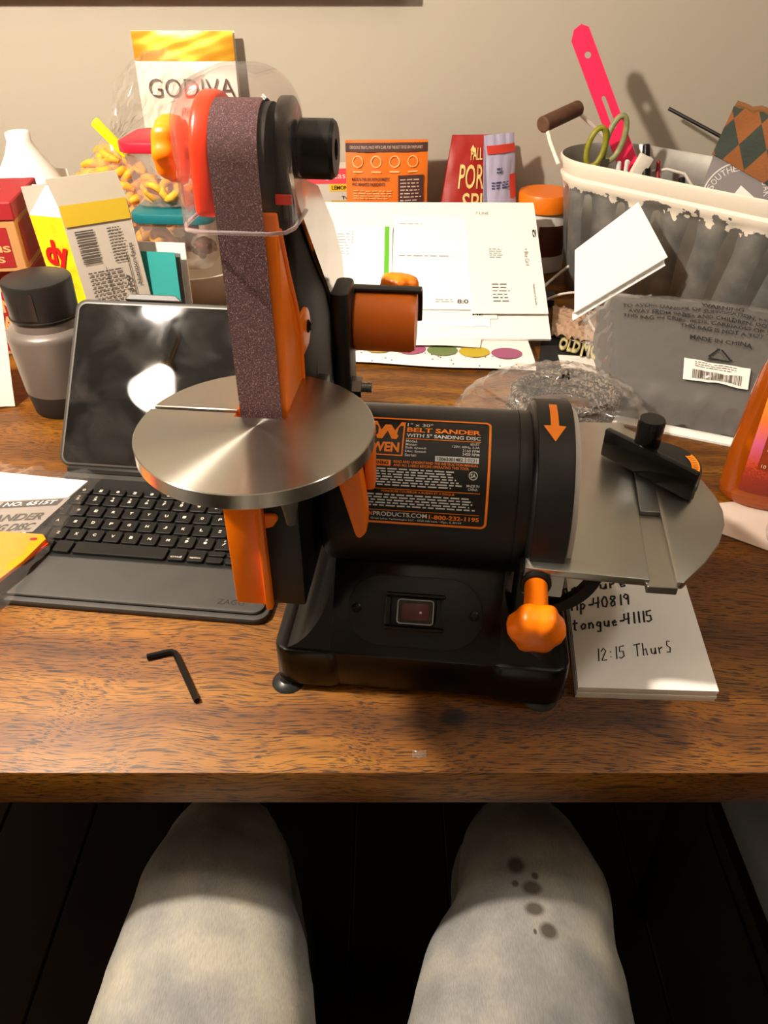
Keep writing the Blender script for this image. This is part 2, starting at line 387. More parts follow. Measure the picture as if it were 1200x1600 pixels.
def sander():
    s = thing('belt_sander', 'black and orange benchtop belt sander with round steel table', 'belt sander', (SX, SY, TZ), SYAW)
    # base casting ---------------------------------------------------
    b = MB()
    b.prism(rrect(-0.102, -0.0965, -0.049, 0.098, 0.013), 0.0055, 0.0425, 'z', 0.003, 2)
    b.prism(rrect(0.052, -0.0965, 0.113, 0.098, 0.013), 0.0055, 0.0425, 'z', 0.003, 2)
    b.prism([(-0.0935, 0.0065), (-0.0945, 0.0415), (-0.048, 0.093), (-0.03, 0.10), (0.04, 0.10), (0.092, 0.034), (0.092, 0.008)], -0.061, 0.063, 'x', 0.0015, 2)
    def scoop(xi, xo, sg):                    # concave flank sweeping from the pedestal down to the corner block
        t = bmesh.new(); P = []
        for i in range(13):
            a_ = R(90 * i / 12); P.append((xi + (xo - xi) * (1 - math.cos(a_)) ** 1.0, 0.092 - 0.0505 * math.sin(a_)))
        yf = lambda z: -0.0945 + (z - 0.0415) / 0.0515 * 0.0465 + 0.0004
        F = [t.verts.new((x, yf(z), z)) for x, z in P]; K = [t.verts.new((x, 0.088, z)) for x, z in P]
        f0, k0 = t.verts.new((xi, yf(0.0415), 0.0415)), t.verts.new((xi, 0.088, 0.0415))
        for i in range(12): t.faces.new((F[i], F[i + 1], K[i + 1], K[i]))
        t.faces.new(F + [f0]); t.faces.new(K[::-1] + [k0]); bmesh.ops.recalc_face_normals(t, faces=t.faces); b._join(t)
    scoop(-0.0600, -0.0985, -1); scoop(0.0620, 0.1095, 1)
    b.box((-0.055, -0.042, 0.085), (0.058, 0.05, 0.12), 0.004)
    b.build('base', BLACKG, s)
    for x, y in ((-0.0945, -0.0890), (0.0960, -0.0860), (-0.09, 0.085), (0.1, 0.085)):
        MB().lathe([(0, 0.0), (0.0125, 0.0), (0.0108, 0.0025), (0.0065, 0.0045), (0.005, 0.008), (0, 0.008)], 24).build('rubber_foot', mat('grey_rubber', '1a1c1c', 0.35), s, loc=(x, y, 0))
    # switch plate on the sloping front ------------------------------
    slope = Vector((0, 0.0465, 0.0515)).normalized(); nrm = Vector((0, -slope.z, slope.y)); c0 = Vector((0.0, -0.0720, 0.0665))
    M = Matrix.Translation(c0) @ Matrix((( 1, 0, 0, 0), (0, slope.y, nrm.y, 0), (0, slope.z, nrm.z, 0), (0, 0, 0, 1)))
    sw = MB().prism(rrect(-0.049, -0.0255, 0.049, 0.0255, 0.0250, 10), 0.0, 0.0022, 'z', 0.0008, 2, M).build('switch_plate', BLACKM, s)
    fr = MB()
    for bx in ((-0.0215, -0.0135, 0.0215, -0.0105), (-0.0215, 0.0105, 0.0215, 0.0135), (-0.0215, -0.0105, -0.017, 0.0105), (0.0145, -0.0105, 0.0185, 0.0105)):
        fr.box((bx[0], bx[1], 0.002), (bx[2], bx[3], 0.0062), 0.0008, 1, M)
    fr.build('switch_frame', BLACKG, s)
    rk = MB().box((-0.0095, -0.006, 0.002), (0.0105, 0.0065, 0.0075), 0.0012, 2, M).build('rocker_switch', mat('dark_red_rocker', '4c0808', 0.25), s)
    MB().box((0.0035, -0.0007, 0.0076), (0.0049, 0.0007, 0.0079), M=M).build('switch_dot', WHITEINK, rk)
    MB().prism(rrect(-0.0125, -0.0085, 0.0135, 0.009, 0.002), 0.0022, 0.0092, 'z', 0.001, 1, M).build('switch_cover', POLYC, s)
    cr = MB(); cp_ = [M @ Vector((x, y, 0.0093)) for x, y in rrect(-0.0122, -0.0082, 0.0132, 0.0087, 0.002, 3)]; cr.tube(cp_, 0.0005, 5, True); cr.build('switch_cover_edge', mat('cover_edge_grey', '8a8886', 0.3), s)
    for x in (-0.0425, 0.0425): screw(sw, M @ Vector((x, 0, 0.0022)), nrm)
    # motor ----------------------------------------------------------
    Mx = Matrix.Translation(Vector((0, 0, MZ))) @ Matrix.Rotation(R(90), 4, 'Y')
    MB().lathe([(0, -0.072), (0.05, -0.072), (0.057, -0.068), (0.06, -0.060), (0.06, 0.0640), (0.0592, 0.0643), (0.0592, 0.0650), (0.06, 0.0653), (0.06, 0.0745), (0, 0.0745)], 72, Mx).build('motor_housing', BLACKM, s)
    MB().lathe([(0, 0.0735), (0.0645, 0.0735), (0.0665, 0.0745), (0.0675, 0.0762), (0.069, 0.0765), (0.0692, 0.0995), (0.068, 0.1005), (0.058, 0.1005), (0.058, 0.0985), (0, 0.0985)], 72, Mx).build('disc_guard', BLACKM, s)
    MB().lathe([(0, 0.0985), (0.0635, 0.1006), (0.0635, 0.1045), (0.0632, 0.1048), (0, 0.1048)], 64, Mx).build('sanding_disc', mat('pale_sanding_disc', 'c9c2ba', 0.8, bump=0.3, bscale=1500), s)
    def cylmap(rad): return lambda x, v: Vector((x, -rad * math.cos(v / 0.06), MZ + rad * math.sin(v / 0.06)))
    DG = R(1) * 0.06
    gm = cylmap(0.0697)
    ar = MB(); ar.rect(0.0843, 75 * DG, 0.0897, 97 * DG, gm, 1, 8)
    ar.flat([(0.0795, 75 * DG), (0.087, 64 * DG), (0.0945, 75 * DG), (0.087, 75.5 * DG)], gm); ar.build('direction_arrow', ORINK, s)
    # printed rating label round the motor ---------------------------
    lm = cylmap(0.0603); l1 = cylmap(0.0606)
    lab = MB().rect(-0.0415, 8 * DG, 0.0455, 84 * DG, lm, 2, 16).build('rating_label', mat('label_black', '0b0a0a', 0.35), s)
    o = MB(); bw = 0.0016
    def ring(x0, a0, x1, a1, wd):
        pin = rrect(x0 + wd, a0 * DG + wd, x1 - wd, a1 * DG - wd, 0.0028, 5); pout = rrect(x0, a0 * DG, x1, a1 * DG, 0.004, 5); n = len(pin)
        for i in range(n):
            j = (i + 1) % n; st = 8
            for k in range(st):
                f0, f1 = k / st, (k + 1) / st
                lp = lambda P, f: (P[i][0] + (P[j][0] - P[i][0]) * f, P[i][1] + (P[j][1] - P[i][1]) * f)
                o.flat([lp(pout, f0), lp(pout, f1), lp(pin, f1), lp(pin, f0)], l1)
    ring(-0.0415, 8, 0.0455, 84, bw)
    def T(mb, s_, x0, a0, x1, a1, bold=0.01): mb.text(s_, x0, a0 * DG, x1 - x0, (a1 - a0) * DG, l1, bold)
    T(o, 'BELT SANDER', -0.0123, 71.4, 0.0383, 75.4, 0.03)
    o.rect(-0.0123, 65.7 * DG, 0.0385, 66.2 * DG, l1, 4, 1); o.rect(-0.0375, 31.2 * DG, 0.0398, 31.6 * DG, l1, 4, 1); o.rect(-0.0375, 17.1 * DG, 0.04, 17.5 * DG, l1, 4, 1)
    # emblem: a square cut by a zigzag letter over the maker's name
    o.flat([(-0.0375, 80 * DG), (-0.0335, 80 * DG), (-0.0300, 72 * DG), (-0.0275, 77 * DG), (-0.0235, 77 * DG), (-0.0205, 72 * DG), (-0.0165, 80 * DG), (-0.0135, 80 * DG), (-0.0188, 65 * DG), (-0.0222, 65 * DG), (-0.0255, 71.5 * DG), (-0.0288, 65 * DG), (-0.0322, 65 * DG)], l1)
    o.rect(-0.0148, 53 * DG, -0.0138, 79 * DG, l1, 1, 5); o.rect(-0.0375, 53 * DG, -0.0148, 53.8 * DG, l1)
    T(o, 'WEN', -0.0360, 55.5, -0.0165, 62.5, 0.04)
    T(o, 'READ AND UNDERSTAND THE INSTRUCTION MANUAL', -0.0195, 48.3, 0.0375, 50.0); T(o, 'AND ALL LABELS BEFORE OPERATING THIS TOOL', -0.0195, 46.0, 0.0315, 47.7)
    o.rect(-0.0375, 46 * DG, -0.0214, 50 * DG, l1, 2, 1)
    T(o, 'PONCEUSE COURROIE A RUBAN ET A DISQUE', -0.0265, 29.0, 0.0228, 30.6); T(o, 'WEN', -0.0395, 13.2, -0.0322, 16.2, 0.03); T(o, '1-800-232-1195', 0.0064, 12.8, 0.0403, 15.8, 0.03)
    o.build('label_orange_print', ORINK, lab)
    q = MB()
    T(q, '1" x 30"', -0.0123, 76.4, 0.0052, 79.4, 0.01); T(q, 'WITH 5" SANDING DISC', -0.0123, 67.2, 0.0383, 70.2, 0.02)
    for i, (a, c_, x) in enumerate((('Model:', '6515T', 0.0315), ('Motor:', '120V, 60Hz, 3.3A', 0.0195), ('Belt Speed:', '3160 FPM', 0.0265), ('Disc Speed:', '3450 RPM', 0.0265))):
        top = 65.0 - i * 2.5; T(q, a, -0.0123, top - 1.9, -0.0123 + 0.0013 * len(a), top); T(q, c_, x, top - 1.9, 0.0378, top)
    T(q, 'Serial:', -0.0123, 53.1, -0.0045, 55.0)
    q.rect(0.0083, 50.6 * DG, 0.0285, 54.4 * DG, l1, 2, 1); q.rect(0.0289, 50.6 * DG, 0.0377, 54.4 * DG, l1, 2, 1)
    q.dashes(-0.0375, 33 * DG, 0.065, 12 * DG, 7, l1, 5, 0.5, 0.07, 0.12); q.dashes(-0.0375, 19.5 * DG, 0.076, 9 * DG, 5, l1, 6, 0.5, 0.06, 0.1)
    for k in range(20):
        a0, a1 = R(18 * k), R(18 * k + 18); cc, rr = (0.0345, 42.6 * DG), 0.0030
        q.flat([(cc[0] + rr * math.cos(a0), cc[1] + rr * math.sin(a0)), (cc[0] + rr * math.cos(a1), cc[1] + rr * math.sin(a1)), (cc[0] + 0.83 * rr * math.cos(a1), cc[1] + 0.83 * rr * math.sin(a1)), (cc[0] + 0.83 * rr * math.cos(a0), cc[1] + 0.83 * rr * math.sin(a0))], l1)
    T(q, 'SA', 0.0328, 41.2, 0.0362, 44.0, 0.02); T(q, 'MADE IN', 0.0305, 35.2, 0.039, 36.8); T(q, 'CHINA', 0.0315, 33.0, 0.038, 34.6)
    T(q, 'PRODUCTS.COM', -0.0315, 13.2, 0.0052, 16.2, 0.02); T(q, 'Great Lakes Technologies LLC - 2700 Alft Lane - Elgin, IL 60124', -0.033, 10.3, 0.0285, 12.0)
    q.build('label_white_print', WHITEINK, lab)
    k = MB(); l2 = cylmap(0.0609); k.text('12062001482', 0.0098, 51.4 * DG, 0.0172, 2.2 * DG, l2, 0.01); k.text('0221', 0.0303, 51.4 * DG, 0.006, 2.2 * DG, l2); k.build('serial_number', INK, lab)
    k = MB(); k.text('WARNING!', -0.0365, 46.8 * DG, 0.014, 2.4 * DG, l2, 0.02); k.build('warning_word', INK, lab)
    # disc side: aluminium table, trunnion, clamp knob ---------------
    zt = 0.118
    tb = MB()
    tb.prism([(0.0729, -0.0753), (0.1545, -0.0790), (0.1672, 0.1300), (0.1620, 0.1300), (0.1240, 0.1270), (0.1061, -0.0515), (0.0746, -0.0539)], zt - 0.006, zt, 'z', 0.0007, 2)
    tb.prism([(0.1715, -0.0795), (0.1760, -0.0795), (0.1937, -0.0579), (0.2104, -0.0317), (0.2185, -0.012), (0.2215, 0.006), (0.2205, 0.024), (0.2156, 0.0440), (0.2070, 0.066), (0.1947, 0.0880), (0.1830, 0.106), (0.1795, 0.115)], zt - 0.006, zt, 'z', 0.0007, 2)
    tb.prism([(0.1530, -0.0815), (0.1730, -0.0815), (0.1815, 0.116), (0.1660, 0.130)], zt - 0.010, zt - 0.0035, 'z', 0.0006, 1)
    tb.prism([(0.073, -0.0752), (0.10, -0.0765), (0.10, -0.070), (0.073, -0.069)], 0.094, zt - 0.003, 'z', 0.0008, 1)
    tb.build('disc_table', mat('brushed_aluminium', 'b4b2a8', 0.33, 1.0, bump=0.015, bscale=500, var=0.04, vscale=25), s)
    tr = MB()
    arcp = arc(0.082, 0.113, 0.046, -95, -8, 14) + arc(0.082, 0.113, 0.037, -8, -95, 14)
    tr.prism([(x, z) for x, z in arcp], -0.068, -0.060, 'y', 0.0008, 1); tr.box((0.07, -0.072, 0.05), (0.088, -0.04, 0.112), 0.002)
    tr.build('trunnion', mat('dark_grey_casting', '2c2b29', 0.4, 0.6), s)
    MB().cyl((0.0815, -0.075, 0.1055), (0.0815, -0.079, 0.1055), 0.0105, bevel=0.001).build('washer', BLACKM, s)
    kn = lobed_knob('clamp_knob', ORANGE, s, (0.0800, -0.1075, 0.1045), (0, -1, -0.18), 0.0178, 0.02)
    MB().cyl((0.0815, -0.079, 0.1055), (0.080, -0.112, 0.1045), 0.0078, 0.0082).build('knob_stem', ORANGE, kn)
    # round steel table round the belt -------------------------------
    pc = Vector((-0.0944, -0.0994, 0.231)); PR = 0.069
    def C(x, y): return (x - pc.x, y - pc.y)
    s0, s1 = -0.0815, -0.0850               # the slot's far and near lip
    a_hi = math.degrees(math.asin((s0 - pc.y) / PR)); a_lo = math.degrees(math.asin((s1 - pc.y) / PR))
    ol = [(PR * math.cos(R(a)), PR * math.sin(R(a))) for a in [180 - a_lo + (360 - (a_hi - a_lo)) * i / 96 for i in range(97)]]
    ol += [C(-0.1095, s0), C(-0.1095, -0.0640), C(-0.0790, -0.0640), C(-0.0790, -0.0895), C(-0.1095, -0.0895), C(-0.1095, s1)]
    pl = MB().prism(ol, -0.0095, 0, 'z', 0.0005, 1).build('belt_table', brushed_plate_mat(), s, loc=pc)
    MB().cyl((-0.0938 - pc.x, -0.0307 - pc.y, 0.0001), (-0.0938 - pc.x, -0.0307 - pc.y, 0.0005), 0.003).build('table_screw', DARKST, pl)
    MB().box((-0.098, -0.094, 0.195), (-0.070, -0.05, 0.2205), 0.003).build('table_bracket', BLACKM, s)
    MB().lathe([(0, -0.044), (0.0028, -0.043), (0.0040, -0.034), (0.0062, -0.024), (0.0068, 0.0), (0, 0.0)], 16).build('table_pin', mat('grey_pin_plastic', '55534f', 0.45), s, loc=(-0.0728, -0.121, 0.2215))
    lv = MB()
    lv.prism([(-0.0500, 0.214), (-0.0480, 0.190), (-0.0385, 0.152), (-0.0355, 0.1495), (-0.0312, 0.155), (-0.0310, 0.172), (-0.0350, 0.205), (-0.0355, 0.214)], -0.0965, -0.083, 'y', 0.002, 2)
    lv.box((-0.034, -0.082, 0.178), (-0.0275, -0.070, 0.208), 0.002); lv.box((-0.055, -0.097, 0.2105), (-0.028, -0.066, 0.2205), 0.002)
    lv.build('clamp_lever', ORANGE, s)
    # belt path ------------------------------------------------------
    top, bot, rear = (-0.0420, 0.3630, 0.0275), (-0.0630, 0.1300, 0.0305), (0.030, 0.245, 0.016)
    pts = [(round(cy + r * math.cos(R(a)), 6), round(cz + r * math.sin(R(a)), 6)) for cy, cz, r in (top, bot, rear) for a in range(0, 360, 6)]
    loop = hull2(pts); bx0, bx1 = -0.1085, -0.0831
    bb = MB(); n = len(loop); bm = bb.bm
    ctr = (sum(p[0] for p in loop) / n, sum(p[1] for p in loop) / n)
    def off(p, d): v = Vector((p[0] - ctr[0], p[1] - ctr[1])).normalized(); return (p[0] + v.x * d, p[1] + v.y * d)
    rows = []
    for p in loop:
        po = off(p, 0.0009); lean = 0.001 - (p[1] - 0.231) * 0.034; rows.append([bm.verts.new((bx0 + lean, *p)), bm.verts.new((bx1 + lean, *p)), bm.verts.new((bx1 + lean, *po)), bm.verts.new((bx0 + lean, *po))])
    for i in range(n):
        A, B = rows[i], rows[(i + 1) % n]
        for j in range(4): bm.faces.new((A[j], A[(j + 1) % 4], B[(j + 1) % 4], B[j]))
    bmesh.ops.recalc_face_normals(bm, faces=bm.faces)
    bb.build('sanding_belt', belt_mat(), s, smooth=30)
    for nm, (cy, cz, r) in (('top_pulley', top), ('drive_pulley', bot), ('idler_pulley', rear)):
        MB().cyl((bx0 + 0.0005, cy, cz), (bx1 - 0.0005, cy, cz), r - 0.0006, n=40).build(nm, mat('pulley_black', '111111', 0.5), s)
    # upright: orange inner cover behind the belt, black arm, steel plate
    def belt_y(z): return -0.0705 - (0.365 - z) * 0.100
    oc = [(belt_y(0.2225) + 0.004, 0.2225), (-0.034, 0.2225), (-0.0325, 0.262), (-0.0386, 0.2795), (-0.0547, 0.3085), (-0.0650, 0.334), (-0.0670, 0.342), (belt_y(0.342) + 0.003, 0.342)]
    cov = MB().prism(oc, -0.1060, -0.0790, 'x', 0.0022, 3).build('belt_cover', ORANGE, s)
    MB().prism(arc(-0.012, 0.2545, 0.0135, -90, 90, 10) + [(-0.04, 0.268), (-0.04, 0.241)], -0.0830, -0.0792, 'x', 0.0012, 2).build('screw_tab', ORANGE, cov)
    screw(cov, (-0.0790, -0.0085, 0.2545), (1, 0, 0), 0.0042)
    MB().tube([(-0.0788, -0.0355, 0.224), (-0.0788, -0.0345, 0.262), (-0.0788, -0.0405, 0.2795), (-0.0788, -0.0565, 0.308), (-0.0788, -0.068, 0.333)], 0.0016).build('cover_rib', ORANGE, cov)
    ap = [(-0.040, 0.170), (-0.036, 0.334), (-0.0129, 0.3323), (0.0324, 0.2868), (0.0780, 0.2490), (0.0930, 0.2230), (0.0930, 0.185), (0.095, 0.165), (0.085, 0.155), (-0.03, 0.150)]
    arm = MB().prism(ap, -0.0970, -0.0815, 'x', 0.002, 2).build('arm', mat('matt_black_casting', '0c0a09', 0.6, spec=0.25), s)
    MB().tube([(-0.0805, y, z) for y, z in ((-0.0129, 0.3315), (0.0324, 0.2860), (0.0770, 0.2485), (0.0920, 0.2230), (0.0920, 0.185), (0.094, 0.166))], 0.0026).build('arm_rim', BLACKM, arm)
    sp = [(-0.070, -0.070, 0.3620), (-0.070, -0.0017, 0.3398), (-0.070, 0.0491, 0.3033), (-0.070, 0.0800, 0.2710), (-0.070, 0.0880, 0.2480), (-0.070, 0.0230, 0.2660), (-0.070, -0.0600, 0.3440)]
    MB().prism([(p[1], p[2]) for p in sp], -0.0712, -0.0692, 'x').build('steel_plate', mat('rolled_steel', 'b4aea5', 0.16, 1.0, var=0.08, vscale=40), s)
    # upper end inside the clear guard
    MB().prism(arc(-0.035, 0.368, 0.024, 0, 180, 12) + [(-0.059, 0.335), (-0.011, 0.335)], -0.0815, -0.0735, 'x', 0.002, 2).build('pulley_fork', BLACKG, s)
    MB().box((-0.0815, -0.0610, 0.3440), (-0.0725, -0.0585, 0.3490), 0.0004, 1).build('index_mark', mat('red_orange_mark', 'ff3a10', 0.4), s)
    MB().prism(arc(-0.034, 0.3640, 0.0300, 0, 170, 12) + [(-0.066, 0.337), (-0.006, 0.337)], -0.1250, -0.1115, 'x', 0.004, 3).build('upper_side_cover', mat('red_orange_plastic', 'ff3c08', 0.3), s)
    MB().cyl((-0.137, -0.038, 0.3655), (-0.0735, -0.038, 0.3655), 0.005).build('axle', STEEL, s)
    lobed_knob('tracking_knob', ORANGE, s, (-0.1335, -0.038, 0.3655), (-1, 0, 0), 0.0165, 0.0165, 8, 0.05)
    bk = MB().lathe([(0, 0), (0.0135, 0), (0.0150, 0.001), (0.0150, 0.0175), (0.0135, 0.0195), (0.0055, 0.0195), (0.0050, 0.0120), (0, 0.0120)], 40, Matrix.Translation(Vector((-0.0725, -0.030, 0.3655))) @ rot_to((1, 0, 0)), 10, 0.015).build('tension_knob', BLACKM, s)
    # clear hood
    g = MB(); n = 40
    def arch(x0, x1, z0, zt_, r):
        P = [(x0, z0), (x0, (z0 + zt_ - r) / 2)] + [(x0 + r - r * math.cos(R(a)), zt_ - r + r * math.sin(R(a))) for a in range(0, 91, 9)] + [(x1 - r + r * math.sin(R(a)), zt_ - r + r * math.cos(R(a))) for a in range(0, 91, 9)] + [(x1, (z0 + zt_ - r) / 2), (x1, z0)]
        return P
    secs = []
    for (yy, ins) in ((-0.040, 0.0), (-0.072, 0.0), (-0.080, 0.0015), (-0.0845, 0.005), (-0.0860, 0.011)):
        secs.append([Vector((x, yy, z)) for x, z in arch(-0.1275 + ins, -0.0685 - ins, 0.3360, 0.4075 - ins, 0.024 - ins * 0.5)])
    bm = g.bm; rows = [[bm.verts.new(p) for p in sc] for sc in secs]
    for A, B in zip(rows, rows[1:]):
        for i in range(len(A) - 1): bm.faces.new((A[i], A[i + 1], B[i + 1], B[i]))
    bm.faces.new(rows[-1]); bm.normal_update()
    bmesh.ops.recalc_face_normals(bm, faces=bm.faces); bmesh.ops.solidify(bm, geom=bm.faces[:], thickness=0.0016)
    gd = g.build('clear_guard', POLYC, s, smooth=50)
    MB().tube([(-0.1270, -0.041, 0.3362), (-0.1270, -0.074, 0.3362), (-0.1240, -0.0825, 0.3362), (-0.1165, -0.0858, 0.3362), (-0.0795, -0.0858, 0.3362), (-0.0720, -0.0825, 0.3362), (-0.0690, -0.074, 0.3362), (-0.0690, -0.041, 0.3362)], 0.0011, 6).build('guard_rim', clear_mat('guard_rim_plastic', tint=(0.9, 0.85, 0.85), haze=0.35, gloss=0.15, rough=0.1, hazecol=(0.75, 0.62, 0.62)), gd, smooth=60)
    # rear: clamp column, orange dust port, cover, bolt --------------
    cl = MB(); cl.prism(rrect(-0.067, 0.005, -0.0545, 0.04, 0.005), 0.150, 0.271, 'z', 0.002, 2)
    cl.lathe([(0, 0), (0.020, 0), (0.0225, 0.002), (0.0225, 0.006), (0.02, 0.0075), (0.02, 0.012), (0, 0.012)], 32, Matrix.Translation(Vector((-0.0660, 0.036, 0.245))) @ rot_to((1, 0, 0))); cl.build('clamp_column', BLACKM, s)
    MB().lathe([(0, 0), (0.019, 0), (0.0212, 0.003), (0.0212, 0.041), (0.0195, 0.0445), (0, 0.0448)], 40, Matrix.Translation(Vector((-0.0560, 0.040, 0.2400))) @ rot_to((1, 0, 0))).build('dust_port', mat('dull_orange_plastic', 'f07818', 0.4), s)
    MB().prism(arc(0.04, 0.24, 0.0245, -20, 100, 14) + arc(0.04, 0.24, 0.0222, 100, -20, 14), -0.057, -0.0085, 'x', 0.0006, 1).build('port_cover', BLACKM, s)
    lobed_knob('rear_knob', ORANGE, s, (-0.027, 0.072, 0.2480), (0.1, 0.2, 1), 0.0145, 0.014, 6, 0.08)
    MB().lathe([(0, 0), (0.0075, 0), (0.0075, 0.0065), (0, 0.0065)], 6, Matrix.Translation(Vector((-0.0545, 0.018, 0.1985))) @ rot_to((1, 0, 0))).build('nut', STEEL, s, smooth=20)
    bo = MB(); bo.lathe([(0, 0)] + [(0.0040 if i % 2 else 0.0035, 0.0006 * i) for i in range(1, 24)] + [(0, 0.0144)], 16, Matrix.Translation(Vector((-0.0545, 0.018, 0.1985))) @ rot_to((1, 0, 0))); bo.build('bolt', STEEL, s)
    # lower belt housing ---------------------------------------------
    MB().box((-0.0985, -0.0962, 0.0880), (-0.0740, 0.035, 0.2000), 0.002).build('lower_housing', BLACKM, s)
    lg = MB(); lg.box((-0.1222, -0.0985, 0.0885), (-0.0992, 0.030, 0.2215), 0.0012); lg.box((-0.1010, -0.1015, 0.0865), (-0.0963, -0.085, 0.2215), 0.001)
    lg.prism([(-0.0963, 0.166), (-0.0885, 0.1665), (-0.0870, 0.163), (-0.0910, 0.1565), (-0.0963, 0.155)], -0.0985, -0.0895, 'y', 0.0008, 1)
    lg.build('lower_guard', ORANGE, s)
    MB().cyl((-0.0985, 0, MZ), (-0.06, 0, MZ), 0.034, 0.044, bevel=0.003).build('motor_neck', BLACKM, s)
sander()

def miter_gauge():
    g = thing('miter_gauge', 'black miter gauge with upright knob in the slot of the disc table', 'miter gauge', (SX, SY, TZ), SYAW)
    zt = 0.118
    MB().prism([(0.1605, -0.002), (0.1752, -0.002), (0.1800, 0.100), (0.1668, 0.100)], zt - 0.0034, zt + 0.0004, 'z', 0.0005, 1).build('guide_bar', mat('grey_bar_steel', '8f8f8c', 0.35, 1.0), g)
    a, b = Vector((0.1399, 0.0733)), Vector((0.1985, 0.0130)); d = (b - a).normalized(); nn = Vector((-d.y, d.x))
    if nn.x < 0: nn = -nn
    f = [a, b, b + nn * 0.006, a + nn * 0.006]
    MB().prism([tuple(p) for p in f], zt + 0.0006, 0.1430, 'z', 0.0012, 2).build('fence', BLACKG, g)
    mid = a.lerp(b, 0.57) + nn * 0.005; ang = math.degrees(math.atan2(d.y, d.x))
    hd = [tuple(mid + (d * math.cos(R(t)) + nn * math.sin(R(t))) * 0.0335) for t in range(0, 181, 9)]
    MB().prism(hd, zt + 0.0006, 0.1340, 'z', 0.0015, 2).build('protractor_head', BLACKM, g)
    sc = MB(); P = lambda r_, t: mid + (d * math.cos(R(t)) + nn * math.sin(R(t))) * r_
    for t in range(15, 70, 5): sc.quad([(*P(0.0315, t), 0.1344), (*P(0.0315, t + 5), 0.1344), (*P(0.0255, t + 5), 0.1344), (*P(0.0255, t), 0.1344)])
    so = sc.build('angle_scale', ORINK, g)
    tk = MB()
    for t in range(18, 70, 5): tk.quad([(*P(0.0300, t), 0.1347), (*P(0.0300, t + 1.2), 0.1347), (*P(0.026, t + 1.2), 0.1347), (*P(0.026, t), 0.1347)])
    tk.build('scale_ticks', INK, so)
    MB().lathe([(0, 0.1335), (0.0085, 0.1335), (0.0088, 0.137), (0.0098, 0.140), (0.0103, 0.1610), (0.0094, 0.1628), (0, 0.1630)], 32).build('lock_knob', BLACKG, g, loc=(0.1705, 0.0580, 0))
miter_gauge()

